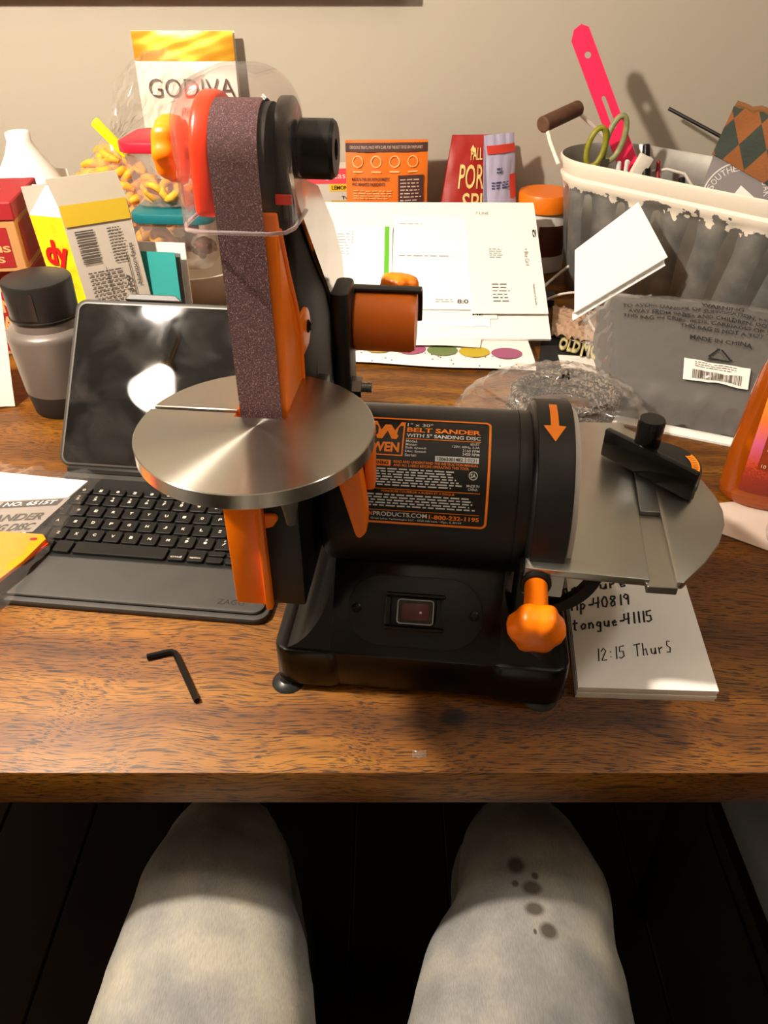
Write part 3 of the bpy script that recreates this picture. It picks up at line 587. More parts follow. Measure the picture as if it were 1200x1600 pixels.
# ------------------------------------------------------------------ left side of the table
def tablet_and_keyboard():
    yaw = R(-6.5)
    # keyboard case: local x right, y away; origin at the front right corner
    k = thing('keyboard_case', 'charcoal folding keyboard case lying open under the tablet', 'keyboard', (-0.097, 0.455, TZ), yaw)
    rub = mat('charcoal_rubber', '3a3834', 0.6, bump=0.08, bscale=1200, var=0.1, vscale=30)
    W_, D_ = 0.262, 0.235
    MB().prism(rrect(-W_, 0, 0, D_, 0.012, 6), 0.0, 0.0065, 'z', 0.0015, 2).build('case_base', rub, k)
    MB().prism(rrect(-W_ + 0.004, 0.005, -0.004, D_ - 0.004, 0.010, 6), 0.0065, 0.0100, 'z', 0.002, 2).build('palm_rest', rub, k)
    MB().box((-W_ + 0.007, 0.0560, 0.0095), (-0.007, 0.1800, 0.0106), 0.0003, 1).build('key_bed', mat('key_bed_black', '0e0d0c', 0.5), k)
    keym = mat('black_key_plastic', '0f0e0d', 0.38)
    P = 0.0176; meshes = {}
    kt = MB(); fn = lambda x, y: Vector((x, y, 0.01415))
    def key(x, y, w_, h_, legend='', small=''):
        kk = (round(w_, 4), round(h_, 4))
        if kk not in meshes:
            o = MB().prism(rrect(0.0009, 0.0009, w_ - 0.0009, h_ - 0.0009, 0.0016, 3), 0, 0.0034, 'z', 0.0007, 1).build('key', keym, k); meshes[kk] = o
        else:
            o = meshes[kk].copy(); COL.objects.link(o); o.parent = k
        o.location = (x, y, 0.0106)
        if legend: kt.text(legend, x + w_ / 2 - 0.0016 * len(legend) ** 0.6, y + h_ / 2 - 0.0018, 0.0032 * len(legend) ** 0.6, 0.0036, fn, 0.02)
        if small: kt.text(small, x + w_ / 2 - 0.0011, y + h_ * 0.68, 0.0022, 0.0022, fn, 0.01)
    xr = -0.008                                # right end of the key field
    rows = [(0.0765, 'ZXCVBNM', '', 0.0545), (0.0945, 'ASDFGHJKL', '', 0.0455), (0.1125, 'QWERTYUIOP', '', 0.0405)]
    # letter rows placed from the photograph: B, G, T over each other with the usual stagger
    base = {'Z': -0.2260, 'A': -0.2350, 'Q': -0.2400, '1': -0.2490}
    for y, L, _, __ in rows:
        x = base[L[0]]
        for i, ch in enumerate(L): key(x + i * P, y, P - 0.0006, 0.0178 - 0.0006, ch)
        x2 = x + len(L) * P
        if L[0] == 'Z':
            for ch, sm in ((',', '<'), ('.', '>'), ('/', '?')): key(x2, y, P - 0.0006, 0.0172, ch, sm); x2 += P
        if L[0] == 'A': key(x2, y, P - 0.0006, 0.0172, ':'); x2 += P
        if xr - x2 > 0.006: key(x2, y, xr - x2, 0.0172)
        if x - (-W_ + 0.008) > 0.006: key(-W_ + 0.008, y, x - (-W_ + 0.008) - 0.0006, 0.0172)
    x = base['1']
    for i, (ch, sm) in enumerate(zip('1234567890', '!@#$%^&*()')): key(x + i * P, 0.1305, P - 0.0006, 0.0172, ch, sm)
    x2 = x + 10 * P
    while x2 < xr - 0.006: key(x2, 0.1305, min(P, xr - x2) - 0.0006, 0.0172); x2 += P
    x = -0.249; i = 0
    while x < xr - 0.01: key(x, 0.1485, P - 0.0006, 0.0112, 'o' if i % 2 else '='); x += P; i += 1
    y = 0.0585
    key(-0.1945, y, 0.0885, 0.0172)            # space bar
    key(-0.2130, y, 0.0175, 0.0172); key(-0.2320, y, 0.0175, 0.0172)
    xx = -0.1055
    for lg in ('cmd', 'option'):
        key(xx, y, 0.0172, 0.0172); kt.text(lg, xx + 0.0035, y + 0.0035, 0.0100, 0.0026, fn, 0.01); xx += P
    while xx < xr - 0.008: key(xx, y, P - 0.0006, 0.0088); key(xx, y + 0.009, P - 0.0006, 0.0082); xx += P
    kt.build('key_legends', mat('key_legend_white', 'd8cfc0', 0.6), k)
    MB().text('ZAGG', -0.045, 0.012, 0.023, 0.0062, lambda x, y: Vector((x, y, 0.0102)), 0.0).build('case_logo', mat('debossed_grey', '262421', 0.5), k)
    # the hinge flap that props the tablet, with its pen loop
    al = R(48.5)
    ty = 0.192
    MB().prism([(ty - 0.004, 0.010), (ty + 0.016, 0.010), (ty + 0.013, 0.0155), (ty - 0.002, 0.0155)], -W_ + 0.004, -0.004, 'x', 0.001, 1).build('hinge_strip', mat('hinge_dark', '24221f', 0.45), k)
    # tablet ---------------------------------------------------------
    Mt = Matrix.Translation(Vector((-0.097, 0.455, TZ))) @ Matrix.Rotation(yaw, 4, 'Z') @ Matrix.Translation(Vector((-W_ / 2 - 0.010, ty + 0.002, 0.0160))) @ Matrix.Rotation(al, 4, 'X')
    t = thing('tablet', 'black-framed tablet propped upright with a smudged dark glossy screen', 'tablet'); t.matrix_world = Mt
    TW, TH = 0.250, 0.176
    MB().prism(rrect(-TW / 2 - 0.003, -0.001, TW / 2 + 0.003, TH + 0.003, 0.012, 8), -0.0105, -0.0002, 'z', 0.0015, 2).build('back_shell', mat('case_shell_grey', '35322e', 0.45), t)
    MB().prism(rrect(-TW / 2, 0, TW / 2, TH, 0.010, 8), -0.006, 0.0012, 'z', 0.0012, 2).build('rim', mat('anodised_grey', '9a9896', 0.3, 1.0), t)
    m = mat('dark_glossy_screen', '050506', 0.03, spec=0.6)
    nt = m.node_tree; N = nt.nodes; Lk = nt.links; bs = N['Principled BSDF']
    tc = N.new('ShaderNodeTexCoord'); n1 = N.new('ShaderNodeTexNoise'); n1.inputs['Scale'].default_value = 22; n1.inputs['Detail'].default_value = 7; n1.inputs['Distortion'].default_value = 0.6
    Lk.new(tc.outputs['Object'], n1.inputs['Vector'])
    r = ramp(N, n1.outputs['Fac'], Lk, [(0.45, '050506'), (0.78, '2e2b2a')]); Lk.new(r.outputs[0], bs.inputs['Base Color'])   # dust and finger smears
    mr = N.new('ShaderNodeMapRange'); mr.inputs[1].default_value = 0.4; mr.inputs[2].default_value = 0.75; mr.inputs[3].default_value = 0.02; mr.inputs[4].default_value = 0.07
    Lk.new(n1.outputs['Fac'], mr.inputs[0]); Lk.new(mr.outputs[0], bs.inputs['Roughness'])
    MB().prism(rrect(-TW / 2 + 0.0025, 0.0025, TW / 2 - 0.0025, TH - 0.0025, 0.008, 6), 0.0011, 0.0016, 'z').build('screen', m, t)
    MB().prism([(-TW / 2 + 0.05, 0.004), (-TW / 2 + 0.055, 0.011), (-TW / 2 + 0.105, 0.011), (-TW / 2 + 0.114, 0.004)], -0.0095, 0.0, 'z', 0.001, 1, Matrix.Translation(Vector((0, TH, 0)))).build('pen_loop', mat('case_shell_grey', '35322e', 0.45), t)
tablet_and_keyboard()

def canister():
    c = thing('speaker_canister', 'squat grey canister with black cap and base beside the tablet', 'canister', (-0.386, 0.838, TZ))
    MB().lathe([(0, 0), (0.038, 0), (0.0395, 0.002), (0.0435, 0.030), (0, 0.030)], 48).build('base', mat('dark_grey_rubber', '2c2926', 0.6), c)
    MB().lathe([(0, 0.029), (0.0435, 0.029), (0.0470, 0.096), (0.0462, 0.1005), (0.0435, 0.1035), (0.0378, 0.1060), (0.0370, 0.116), (0, 0.116)], 48).build('body', mat('satin_grey_shell', '746b64', 0.38, 0.35), c)
    cap = MB().lathe([(0, 0.115), (0.0378, 0.115), (0.0382, 0.117), (0.0385, 0.1180), (0.0370, 0.1185), (0.0375, 0.1560), (0.0365, 0.1580), (0.034, 0.1588), (0, 0.1588)], 48).build('cap', mat('cap_black', '1b1a19', 0.38), c)
    pm = MB(); cm = lambda x, z: Vector((0.0379 * math.sin(x / 0.0379), -0.0379 * math.cos(x / 0.0379), z))
    pm.rect(-0.013, 0.1215, 0.007, 0.152, cm, 6, 1); pm.build('cap_panel', mat('cap_panel_black', '242322', 0.3), cap)
canister()

def shoe_boxes():
    red = mat('box_red', '9c1c22', 0.6); kr = mat('kraft_card', 'c08a52', 0.75, var=0.06)
    def box(label, x, y, z, rz, w_, d_, h_):
        b = thing('shoe_box', label, 'box', (x, y, TZ + z), rz, 'stacked red and kraft shoe boxes')
        MB().box((-w_, 0, 0), (0, d_, h_ - 0.002), 0.001, 1).build('body', kr, b)
        lid = MB().box((-w_ - 0.002, -0.002, h_ - 0.022), (0.002, d_ + 0.002, h_), 0.0015, 1).build('lid', red, b)
        f = plane((-w_, -0.0, 0), (1, 0, 0), (0, 0, 1), 0.0008)
        MB().rect(0.006, 0.006, w_ - 0.012, h_ - 0.030, f).build('red_panel', red, b)
        g = plane((-w_, -0.0, 0), (1, 0, 0), (0, 0, 1), 0.0013); pr = MB()
        for i in range(3):
            for j in range(3): pr.text('VANS', 0.010 + j * 0.060 + (i % 2) * 0.010 - 0.005, 0.012 + i * (h_ - 0.046) / 3, 0.052, (h_ - 0.046) / 3 - 0.005, g, 0.03)
        pr.build('box_lettering', mat('kraft_print', 'd9a566', 0.7), b)
        s = plane((0.0, 0, 0), (0, 1, 0), (0, 0, 1), 0.0006); MB().rect(0.012, 0.008, d_ - 0.01, h_ - 0.028, s).build('side_panel', red, b)
        tp = plane((-w_, 0, h_), (1, 0, 0), (0, 1, 0), 0.0006)
        MB().text('VANS', w_ - 0.10, 0.03, 0.075, 0.035, tp, 0.05).build('lid_lettering', mat('white_print2', 'e8dccb', 0.6), b)
        return b
    box('red and kraft shoe box on the table, lower of the stack', -0.459, 0.985, 0.0, R(5), 0.20, 0.115, 0.118)
    box('red and kraft shoe box lying on top of the other shoe box', -0.455, 0.972, 0.1185, R(7), 0.20, 0.122, 0.085)
shoe_boxes()

def tear_vase():
    MBv = MB().lathe([(0, 0), (0.058, 0), (0.066, 0.006), (0.070, 0.05), (0.067, 0.10), (0.058, 0.15), (0.040, 0.19), (0.024, 0.215), (0.0165, 0.232), (0.0165, 0.243), (0.0150, 0.2445), (0.0135, 0.243), (0.0135, 0.232), (0.018, 0.215), (0.03, 0.19), (0, 0.19)], 48)
    tag(MBv.build('vase', mat('white_gloss_ceramic', 'f1ece2', 0.3), loc=(-0.513, 1.178, TZ), smooth=60), 'white teardrop vase with a narrow neck behind the shoe boxes', 'vase')
tear_vase()

def loose_white_paper():
    def f(u, v): 
        x = -0.535 + 0.085 * u; y = 0.800 + 0.085 * u * 0.35 + 0.05 * v; z = 0.004 + 0.125 * v + 0.004 * nz(u, v, 0.3)
        return Vector((x, y, TZ + z))
    tag(MB().sheet(f, 8, 10, 0.002).build('paper_bag', mat('cream_paper', 'e9dccb', 0.7)), 'cream paper sleeve standing by the grey canister and shoe boxes', 'paper')
loose_white_paper()

def snack_carton():
    c = thing('snack_carton', 'opened yellow and white snack carton with torn flaps and nutrition panel', 'carton', (-0.389, 0.985, TZ), 0)
    grey = mat('carton_inside_grey', 'b8a99c', 0.8); pan = mat('carton_back_cream', 'cdc2b4', 0.7); yel = mat('carton_yellow', 'ffd21a', 0.55, var=0.25, vscale=60)
    # corner edge leans a little; narrow yellow face to the left, wide printed face to the right
    A = Vector((0, 0, 0)); At = Vector((-0.0115, -0.004, 0.196))
    Ld = Vector((-0.044, 0.012, 0.0)); Rd = Vector((0.072, 0.045, 0.0)); H = At - A
    def face(name, o, U, V, m, t=0.0012): 
        nn = U.cross(V).normalized(); b = MB(); b.sheet(lambda u, v: o + U * u + V * v, 2, 4, t); return b.build(name, m, c, smooth=0)
    face('yellow_side', A + Ld, -Ld, H * 0.93, yel); face('printed_back', A, Rd, H, pan)
    face('far_side', A + Rd, Ld, H * 0.93, grey); face('hidden_front', A + Ld, Rd, H * 0.93, grey)
    MB().sheet(lambda u, v: A + Ld * u + Rd * v + Vector((0, 0, 0.001)), 1, 1, 0.001).build('bottom', grey, c)
    fb = At + Vector((0, 0, 0)); fl = Vector((-0.004, 0.004, 0.048))
    face('back_flap', fb, Rd, Vector((-0.006, -0.004, 0.032)), mat('carton_flap_pale', 'cfc4b0', 0.7))
    face('front_flap', A + Ld + H * 0.93, Rd, Vector((-0.004, 0.006, 0.032)), grey)
    face('side_flap', A + Ld + H * 0.93, -Ld, Vector((0.002, 0.026, 0.030)), mat('carton_flap_white', 'f3ece0', 0.6))
    nb = plane(A + Vector((0, -0.0006, 0)), Rd, H, 0.0012); L = Rd.length; HH = H.length
    k = MB(); k.bars(0.010, 0.135, 0.022, 0.042, lambda x, y: nb(0.010 + (y - 0.135) * 0.55, 0.122 + (x - 0.010) * 1.9), 4, 14)
    k.dashes(0.050, 0.118, 0.020, 0.046, 12, nb, 2, 0.4, 0.2); k.dashes(0.012, 0.05, 0.05, 0.062, 12, nb, 9, 0.35, 0.12)
    k.text('310', 0.058, 0.075, 0.006, 0.024, nb, 0.03, rot=90); k.rect(0.066, 0.07, 0.0672, 0.128, nb); k.rect(0.036, 0.055, 0.0368, 0.115, nb); k.text('Nutrition Facts', 0.0715, 0.085, 0.0055, 0.055, nb, 0.02, rot=90); k.text('Dessert', 0.072, 0.035, 0.005, 0.032, nb, 0.0, rot=90)
    k.build('printed_text', mat('carton_dark_print', '5a5048', 0.7), c)
    y2 = MB(); y2.rect(0.001, HH - 0.026, L - 0.001, HH + 0.0, nb, 1, 1); y2.build('yellow_band', mat('band_yellow', 'd8b830', 0.6), c)
    MB().rect(0.052, 0.01, 0.066, 0.035, nb).build('blue_patch', mat('blue_print', '2444a0', 0.6), c)
    fy = plane(A + Ld, -Ld, H, 0.0018)
    MB().text('dy', 0.007, 0.112, 0.034, 0.042, fy, 0.04, 0.15).build('red_lettering', mat('red_print', 'd01818', 0.5), c)
snack_carton()

SNACK = mat('cheese_snack_yellow', 'f0ac30', 0.6, bump=0.4, bscale=300, var=0.15, vscale=40)
_curl = []
def snack(label, group, p, s=1.0, seed=0):
    if not _curl:
        for q in range(3):
            b = MB(); pts = [Vector((0.017 * math.sin(t * (2.2 + q * 0.5)) , 0.017 * math.cos(t * (2.0 + q * 0.4)) - 0.010, 0.004 * math.sin(3 * t + q))) for t in [-1 + 0.25 * i for i in range(9)]]
            o = b.tube(pts, 0.0065, 7, rs=[0.004, 0.0062, 0.0068, 0.0066, 0.007, 0.0064, 0.0068, 0.006, 0.0038]).build('snack_curl', SNACK, smooth=80); _curl.append(o)
            COL.objects.unlink(o)
    q = random.Random(seed); o = _curl[q.randrange(3)].copy(); COL.objects.link(o)
    o.location = p; o.rotation_euler = (q.uniform(-1.2, 1.2), q.uniform(-1.2, 1.2), q.uniform(0, 6.28)); o.scale = (s, s, s)
    tag(o, label, 'snack', group)
def snack_bag():
    cx, cy = -0.424, 1.290
    b = thing('snack_bag', 'clear plastic snack bag pinched shut, propped below the tea pouch', 'bag', (cx, cy, TZ))
    def body(u, v):
        a = 2 * math.pi * u
        prof = [(0.0, 0.045), (0.06, 0.074), (0.3, 0.084), (0.55, 0.076), (0.75, 0.055), (0.90, 0.024), (1.0, 0.011)]
        for (v0, r0), (v1, r1) in zip(prof, prof[1:]):
            if v <= v1: r = r0 + (r1 - r0) * (v - v0) / (v1 - v0); break
        r *= 1 + 0.05 * nz(u * 2, v * 2, 0.6) 
        return Vector((r * math.cos(a) * 1.12 + 0.004 * v, r * 0.72 * math.sin(a), 0.004 + 0.214 * v))
    MB().sheet(body, 40, 26, closed_u=True).build('bag_body', FILM, b, smooth=50)
    def frill(u, v):                            # the loose open end above the clip leans to the right against the pouch
        a = u * 2 - 1; r = 0.012 + 0.085 * v
        return Vector((0.010 + a * r * 0.75 + 0.075 * v, 0.008 + 0.012 * nz(u * 2.3, v, 0.8) + 0.03 * v, 0.216 + 0.115 * v - 0.045 * v * abs(a) ** 1.5 + 0.006 * nz(u, v * 2, 1.0)))
    MB().sheet(frill, 30, 14).build('bag_top', FILM, b, smooth=50)
    MB().box((-0.0065, -0.011, 0), (0.0065, 0.004, 0.062), 0.003, 2).build('bag_clip', mat('neon_yellow_plastic', 'f2f21a', 0.4), b, loc=(0.030, -0.016, 0.196), rot=(0.1, R(-38), 0.1))
    lb = lambda x, y: Vector((-0.088 + x, -0.0335 - x * 0.25, 0.075 + y))
    MB().rect(0, 0, 0.030, 0.105, lb, 3, 4).build('bag_label', CARDW, b)
    q = random.Random(3); n = 0
    for i in range(90):
        z = 0.022 + 0.172 * (i / 90); v = z / 0.214; r = 0.066 if v < 0.6 else 0.066 - (v - 0.6) * 0.16
        a = q.uniform(math.pi * 0.95, math.pi * 2.05); rr = max(0.0, r - 0.012)
        snack('yellow cheese curl inside the clear pinched bag', 'curls in the snack bag', (cx + rr * math.cos(a) * 1.1, cy + rr * 0.68 * math.sin(a), TZ + z), 1.0, i)
snack_bag()

def tea_pouch():
    p = thing('tea_pouch', 'white and gold pouch standing tall against the back wall', 'pouch', (-0.312, 1.375, TZ))
    W_, H_ = 0.160, 0.347
    def front(u, v): return Vector(((u - 0.5) * W_ * (1 - 0.02 * v), -0.022 * math.sin(math.pi * u) ** 0.6 * (1 - v) ** 0.7 - 0.002 + 0.018 * v, H_ * v))
    def mk(v0, v1, name, m, lift=0.0):
        return MB().sheet(lambda u, v: front(u, v0 + (v1 - v0) * v) + Vector((0, -lift + 0.0008 * nz(u * 2, v * 2, 0.3), 0)), 16, 10, 0.0014).build(name, m, p, smooth=60)
    mk(0.0, 0.885, 'front_panel', mat('pouch_white', 'efe6d8', 0.5)); mk(0.885, 1.0, 'gold_band', mat('gold_foil', 'e0a02c', 0.32, 0.55))
    MB().sheet(lambda u, v: Vector(((u - 0.5) * W_, 0.020 + 0.002 * v, H_ * v)), 4, 6, 0.001).build('back_panel', mat('pouch_white', 'efe6d8', 0.5), p)
    pf = lambda x, y: front(0.5 + x / W_, y / H_) + Vector((0, -0.0035, 0))
    k = MB(); k.text('GODIVA', -0.062, 0.258, 0.138, 0.026, pf, -0.008); k.text('TEA', -0.012, 0.207, 0.034, 0.010, pf); k.build('pouch_lettering', mat('brown_print', '4a2a22', 0.5), p)
    MB().text('Premium', -0.014, 0.231, 0.058, 0.013, pf, -0.005, 0.3).build('script_lettering', mat('grey_brown_print', '8a7868', 0.5), p)
    MB().rect(-0.010, 0.15, 0.06, 0.195, pf, 4, 2).build('dark_picture', mat('dark_print', '2a2430', 0.6), p)
tea_pouch()

def containers():
    cp = clear_mat('clear_food_plastic', tint=(0.95, 0.91, 0.86), haze=0.17, gloss=0.04, rough=0.08)
    def tub(label, x, y, z, w_, d_, h_, lidm, tilt=0):
        c = thing('food_container', label, 'container', (x, y, TZ + z), tilt)
        b = MB(); bm = b.bm; rows = []
        for (zz, g, rr) in ((0.001, -0.012, 0.014), (0.004, -0.008, 0.016), (h_ - 0.006, 0, 0.018), (h_ - 0.004, 0.002, 0.02), (h_, 0.002, 0.02)):
            rows.append([bm.verts.new((px, py, zz)) for px, py in rrect(-w_ / 2 - g, -d_ / 2 - g, w_ / 2 + g, d_ / 2 + g, rr, 5)])
        for A, B in zip(rows, rows[1:]):
            for i in range(len(A)): j = (i + 1) % len(A); bm.faces.new((A[i], A[j], B[j], B[i]))
        bm.faces.new(rows[0]); b.build('tub', cp, c)
        l = MB(); l.prism(rrect(-w_ / 2 - 0.005, -d_ / 2 - 0.005, w_ / 2 + 0.005, d_ / 2 + 0.005, 0.022, 6), h_ - 0.002, h_ + 0.012, 'z', 0.002, 2)
        l.build('lid', lidm, c); return c
    tub('square clear food container with teal lid, under the red-lidded one', -0.302, 1.185, 0.062, 0.110, 0.11, 0.072, mat('teal_lid', '167078', 0.4), R(-4))
    tub('square clear food container with red lid, stacked on the teal-lidded one', -0.312, 1.195, 0.1465, 0.100, 0.10, 0.078, mat('red_lid', 'c41e38', 0.4), R(-4))
    q = random.Random(11)
    for i in range(14): snack('yellow cheese curl inside the red-lidded container', 'curls in the red-lidded container', (-0.312 + q.uniform(-0.030, 0.030), 1.190 + q.uniform(-0.034, 0.02), TZ + 0.156 + 0.026 * (i / 14)), 0.8, 100 + i)
    nut = mat('almond_brown', '6a3218', 0.6, var=0.2, vscale=60); proto = None
    for i in range(16):
        if proto is None:
            proto = MB().lathe([(0, -0.011), (0.003, -0.009), (0.006, -0.003), (0.0062, 0.002), (0.004, 0.008), (0, 0.0115)], 10).build('almond', nut, smooth=80); o = proto
        else: o = proto.copy(); COL.objects.link(o)
        o.location = (-0.300 + q.uniform(-0.004, 0.038), 1.182 + q.uniform(-0.036, 0.02), TZ + 0.073 + 0.04 * (i / 16)); o.rotation_euler = (q.uniform(0, 3), q.uniform(0, 3), q.uniform(0, 3))
        tag(o, 'brown almond inside the teal-lidded container', 'nut', 'nuts in the teal-lidded container')
    for i in range(10): snack('yellow cheese curl inside the teal-lidded container', 'curls in the teal-lidded container', (-0.334 + q.uniform(-0.008, 0.018), 1.180 + q.uniform(-0.036, 0.02), TZ + 0.075 + 0.036 * (i / 10)), 0.75, 200 + i)
    # cream dish that carries them
    d = MB().lathe([(0, 0), (0.055, 0), (0.062, 0.004), (0.082, 0.050), (0.086, 0.061), (0.083, 0.0615), (0.079, 0.052), (0.058, 0.010), (0, 0.008)], 40)
    # a flat tray sits in the dish's mouth so that the boxes stand on it
    tag(d.build('cream_dish', mat('cream_ceramic', 'd9cbb8', 0.45), loc=(-0.295, 1.185, TZ), smooth=60), 'cream ceramic dish under the stacked food containers', 'dish')
containers()

def cards():
    U = Vector((0.993, -0.12, 0)); 
    def card(name, label, o, w_, h_, lean, m, t=0.001, text=False):
        V = Vector((0, math.sin(R(lean)), math.cos(R(lean)))); M_ = Matrix.Translation(Vector(o)) 
        ob = MB().sheet(lambda u, v: U * (w_ * u) + V * (h_ * v), 1, 1, t).build(name, m, smooth=0, loc=o); tag(ob, label, 'card'); return ob
    card('folded_card', 'white folded card standing behind the teal card', (-0.362, 1.052, TZ + 0.001), 0.092, 0.128, 6, CARDW, 0.003)
    card('grey_card', 'thin grey card edge between the teal and white cards', (-0.362, 1.040, TZ + 0.001), 0.087, 0.118, 6, mat('grey_card', '6a6a66', 0.7))
    card('teal_card', 'plain teal greeting card standing behind the tablet', (-0.364, 1.031, TZ + 0.001), 0.084, 0.122, 6, mat('teal_card', '2f9c98', 0.65))
cards()

def bagged_manual():
    # printed sheet and orange guard inside a clear bag lying over the keyboard's corner
    m = thing('instruction_sheet', 'white printed instruction sheet inside the clear bag', 'paper', (0, 0, 0))
    Z = TZ + 0.0165
    sh = [(-0.480, 0.490), (-0.348, 0.513), (-0.300, 0.644), (-0.430, 0.666)]
    MB().prism(sh, Z, Z + 0.0012, 'z').build('sheet', PAPER, m)
    f = plane((-0.451, 0.536, Z + 0.0012), Vector((0.985, 0.10, 0)), Vector((0.30, 0.95, 0)), 0.0004)
    gm = mat('grey_print_panel', '8f8780', 0.7)
    MB().rect(0.018, 0.012, 0.123, 0.070, f).build('grey_panel', gm, m)
    f2 = plane((-0.451, 0.536, Z + 0.0012), Vector((0.985, 0.10, 0)), Vector((0.30, 0.95, 0)), 0.0009)
    k = MB(); k.text('BELT SANDER', 0.030, 0.032, 0.088, 0.012, f2, 0.03); k.text('WITH SANDING DISC', 0.020, 0.015, 0.098, 0.012, f2, 0.03); k.rect(0.062, 0.056, 0.118, 0.067, f2); k.build('sheet_lettering', mat('sheet_dark_print', '3c3834', 0.7), m)
    f3 = plane((-0.451, 0.536, Z + 0.0012), Vector((0.985, 0.10, 0)), Vector((0.30, 0.95, 0)), 0.0013)
    MB().text('NO. 6515T', 0.066, 0.058, 0.048, 0.007, f3, 0.02).build('model_number', WHITEINK, m)
    g = thing('orange_guard_piece', 'flat orange plastic guard piece inside the clear bag', 'plastic part', (0, 0, 0))
    pol = [(-0.480, 0.460), (-0.345, 0.446), (-0.314, 0.512), (-0.305, 0.543), (-0.310, 0.550), (-0.420, 0.562), (-0.475, 0.562)]
    MB().prism(pol, TZ + 0.0195, TZ + 0.0235, 'z', 0.0012, 2).build('plate', mat('amber_orange_plastic', 'ff9410', 0.35), g)
    MB().prism([(-0.480, 0.425), (-0.360, 0.415), (-0.3035, 0.541), (-0.3100, 0.547), (-0.347, 0.448), (-0.480, 0.458)], TZ + 0.0180, TZ + 0.0196, 'z').build('flange', mat('red_orange_plastic', 'ff3c08', 0.3), g)
    hm = mat('hole_red', '8c1c04', 0.6)
    for hx, hy in ((-0.316, 0.542), (-0.365, 0.550)): MB().prism(rrect(-0.0035, -0.0018, 0.0035, 0.0018, 0.0017, 3), 0, 0.0003, 'z').build('screw_hole', hm, g, loc=(hx, hy, TZ + 0.0235))
    # the bag's upper film
    A, B, C_, D = Vector((-0.52, 0.405, 0)), Vector((-0.318, 0.425, 0)), Vector((-0.290, 0.655, 0)), Vector((-0.455, 0.682, 0))
    def film(u, v):
        p = (A * (1 - u) + B * u) * (1 - v) + (D * (1 - u) + C_ * u) * v
        e = min(u, 1 - u, v, 1 - v) * 8; e = max(0.0, min(1.0, e))
        return p + Vector((0.004 * nz(v * 2, u, 0.7), 0.004 * nz(u * 2, v, 0.6, 1.0), TZ + 0.0155 + 0.011 * e ** 0.6 + 0.0022 * nz(u * 2, v * 2, 1.1) + 0.012 * max(0, v - 0.9) * 6 * (0.5 + 0.5 * math.sin(u * 23))))
    tag(MB().sheet(film, 40, 40).build('clear_parts_bag', FILM2, smooth=60), 'flat clear parts bag over the corner of the keyboard case', 'plastic bag')
bagged_manual()

def hex_key():
    P = [(-0.1870, 0.4190), (-0.1720, 0.4240), (-0.1685, 0.4245), (-0.1655, 0.4230), (-0.1640, 0.4205), (-0.1390, 0.3755)]
    tag(MB().tube([(x, y, TZ + 0.0026) for x, y in P], 0.0025, 6).build('hex_key', mat('black_oxide_steel', '1c1b1a', 0.35, 0.7), smooth=20), 'small black L-shaped hex key lying on the bare tabletop', 'hex key')
    o = MB(); q = random.Random(5)
    o.sheet(lambda u, v: Vector((0.0246 + (u - 0.5) * 0.010, 0.3297 + (v - 0.5) * 0.006, TZ + 0.0006 + 0.0025 * abs(nz(u, v, 0.5)))), 6, 5)
    tag(o.build('plastic_scrap', FILM), 'tiny curled scrap of clear plastic near the table edge', 'scrap')
hex_key()

# ------------------------------------------------------------------ back of the table: pouches, tea box, mail
def tea_box():
    b = thing('tea_box', 'flat tea carton with pink top band behind the orange pouch', 'carton', (-0.095, 1.365, TZ + 0.0), R(2))
    MB().box((-0.075, 0, 0), (0.075, 0.045, 0.155), 0.001, 1).build('carton', mat('tea_box_grey', 'cfc6b8', 0.65), b)
    f = plane((-0.075, 0, 0), (1, 0, 0), (0, 0, 1), 0.0006); g = plane((-0.075, 0, 0), (1, 0, 0), (0, 0, 1), 0.0012)
    MB().rect(0, 0.131, 0.15, 0.1548, f).build('pink_band', mat('tea_pink', 'ea4a56', 0.6), b)
    MB().rect(0.078, 0.119, 0.15, 0.1305, f).build('yellow_strip', mat('tea_yellow', 'f0c22a', 0.6), b)
    y = MB(); y.rect(0.03, 0.086, 0.068, 0.104, f); y.build('yellow_panel', mat('tea_ochre', 'c9a336', 0.6), b); MB().rect(0.080, 0.086, 0.148, 0.104, f).build('yellow_panel', mat('tea_ochre', 'c9a336', 0.6), b)
    MB().text('Morning Ease', 0.022, 0.1365, 0.092, 0.012, g, 0.0).build('brand_lettering', WHITEINK, b)
    k = MB(); k.text('LEMON GINGER', 0.082, 0.1215, 0.06, 0.0065, g, 0.02); k.dashes(0.082, 0.088, 0.06, 0.013, 3, g, 4, 0.45, 0.2); k.text('Twelve', 0.098, 0.106, 0.03, 0.0055, g, 0.01); k.build('small_lettering', INK, b)
tea_box()

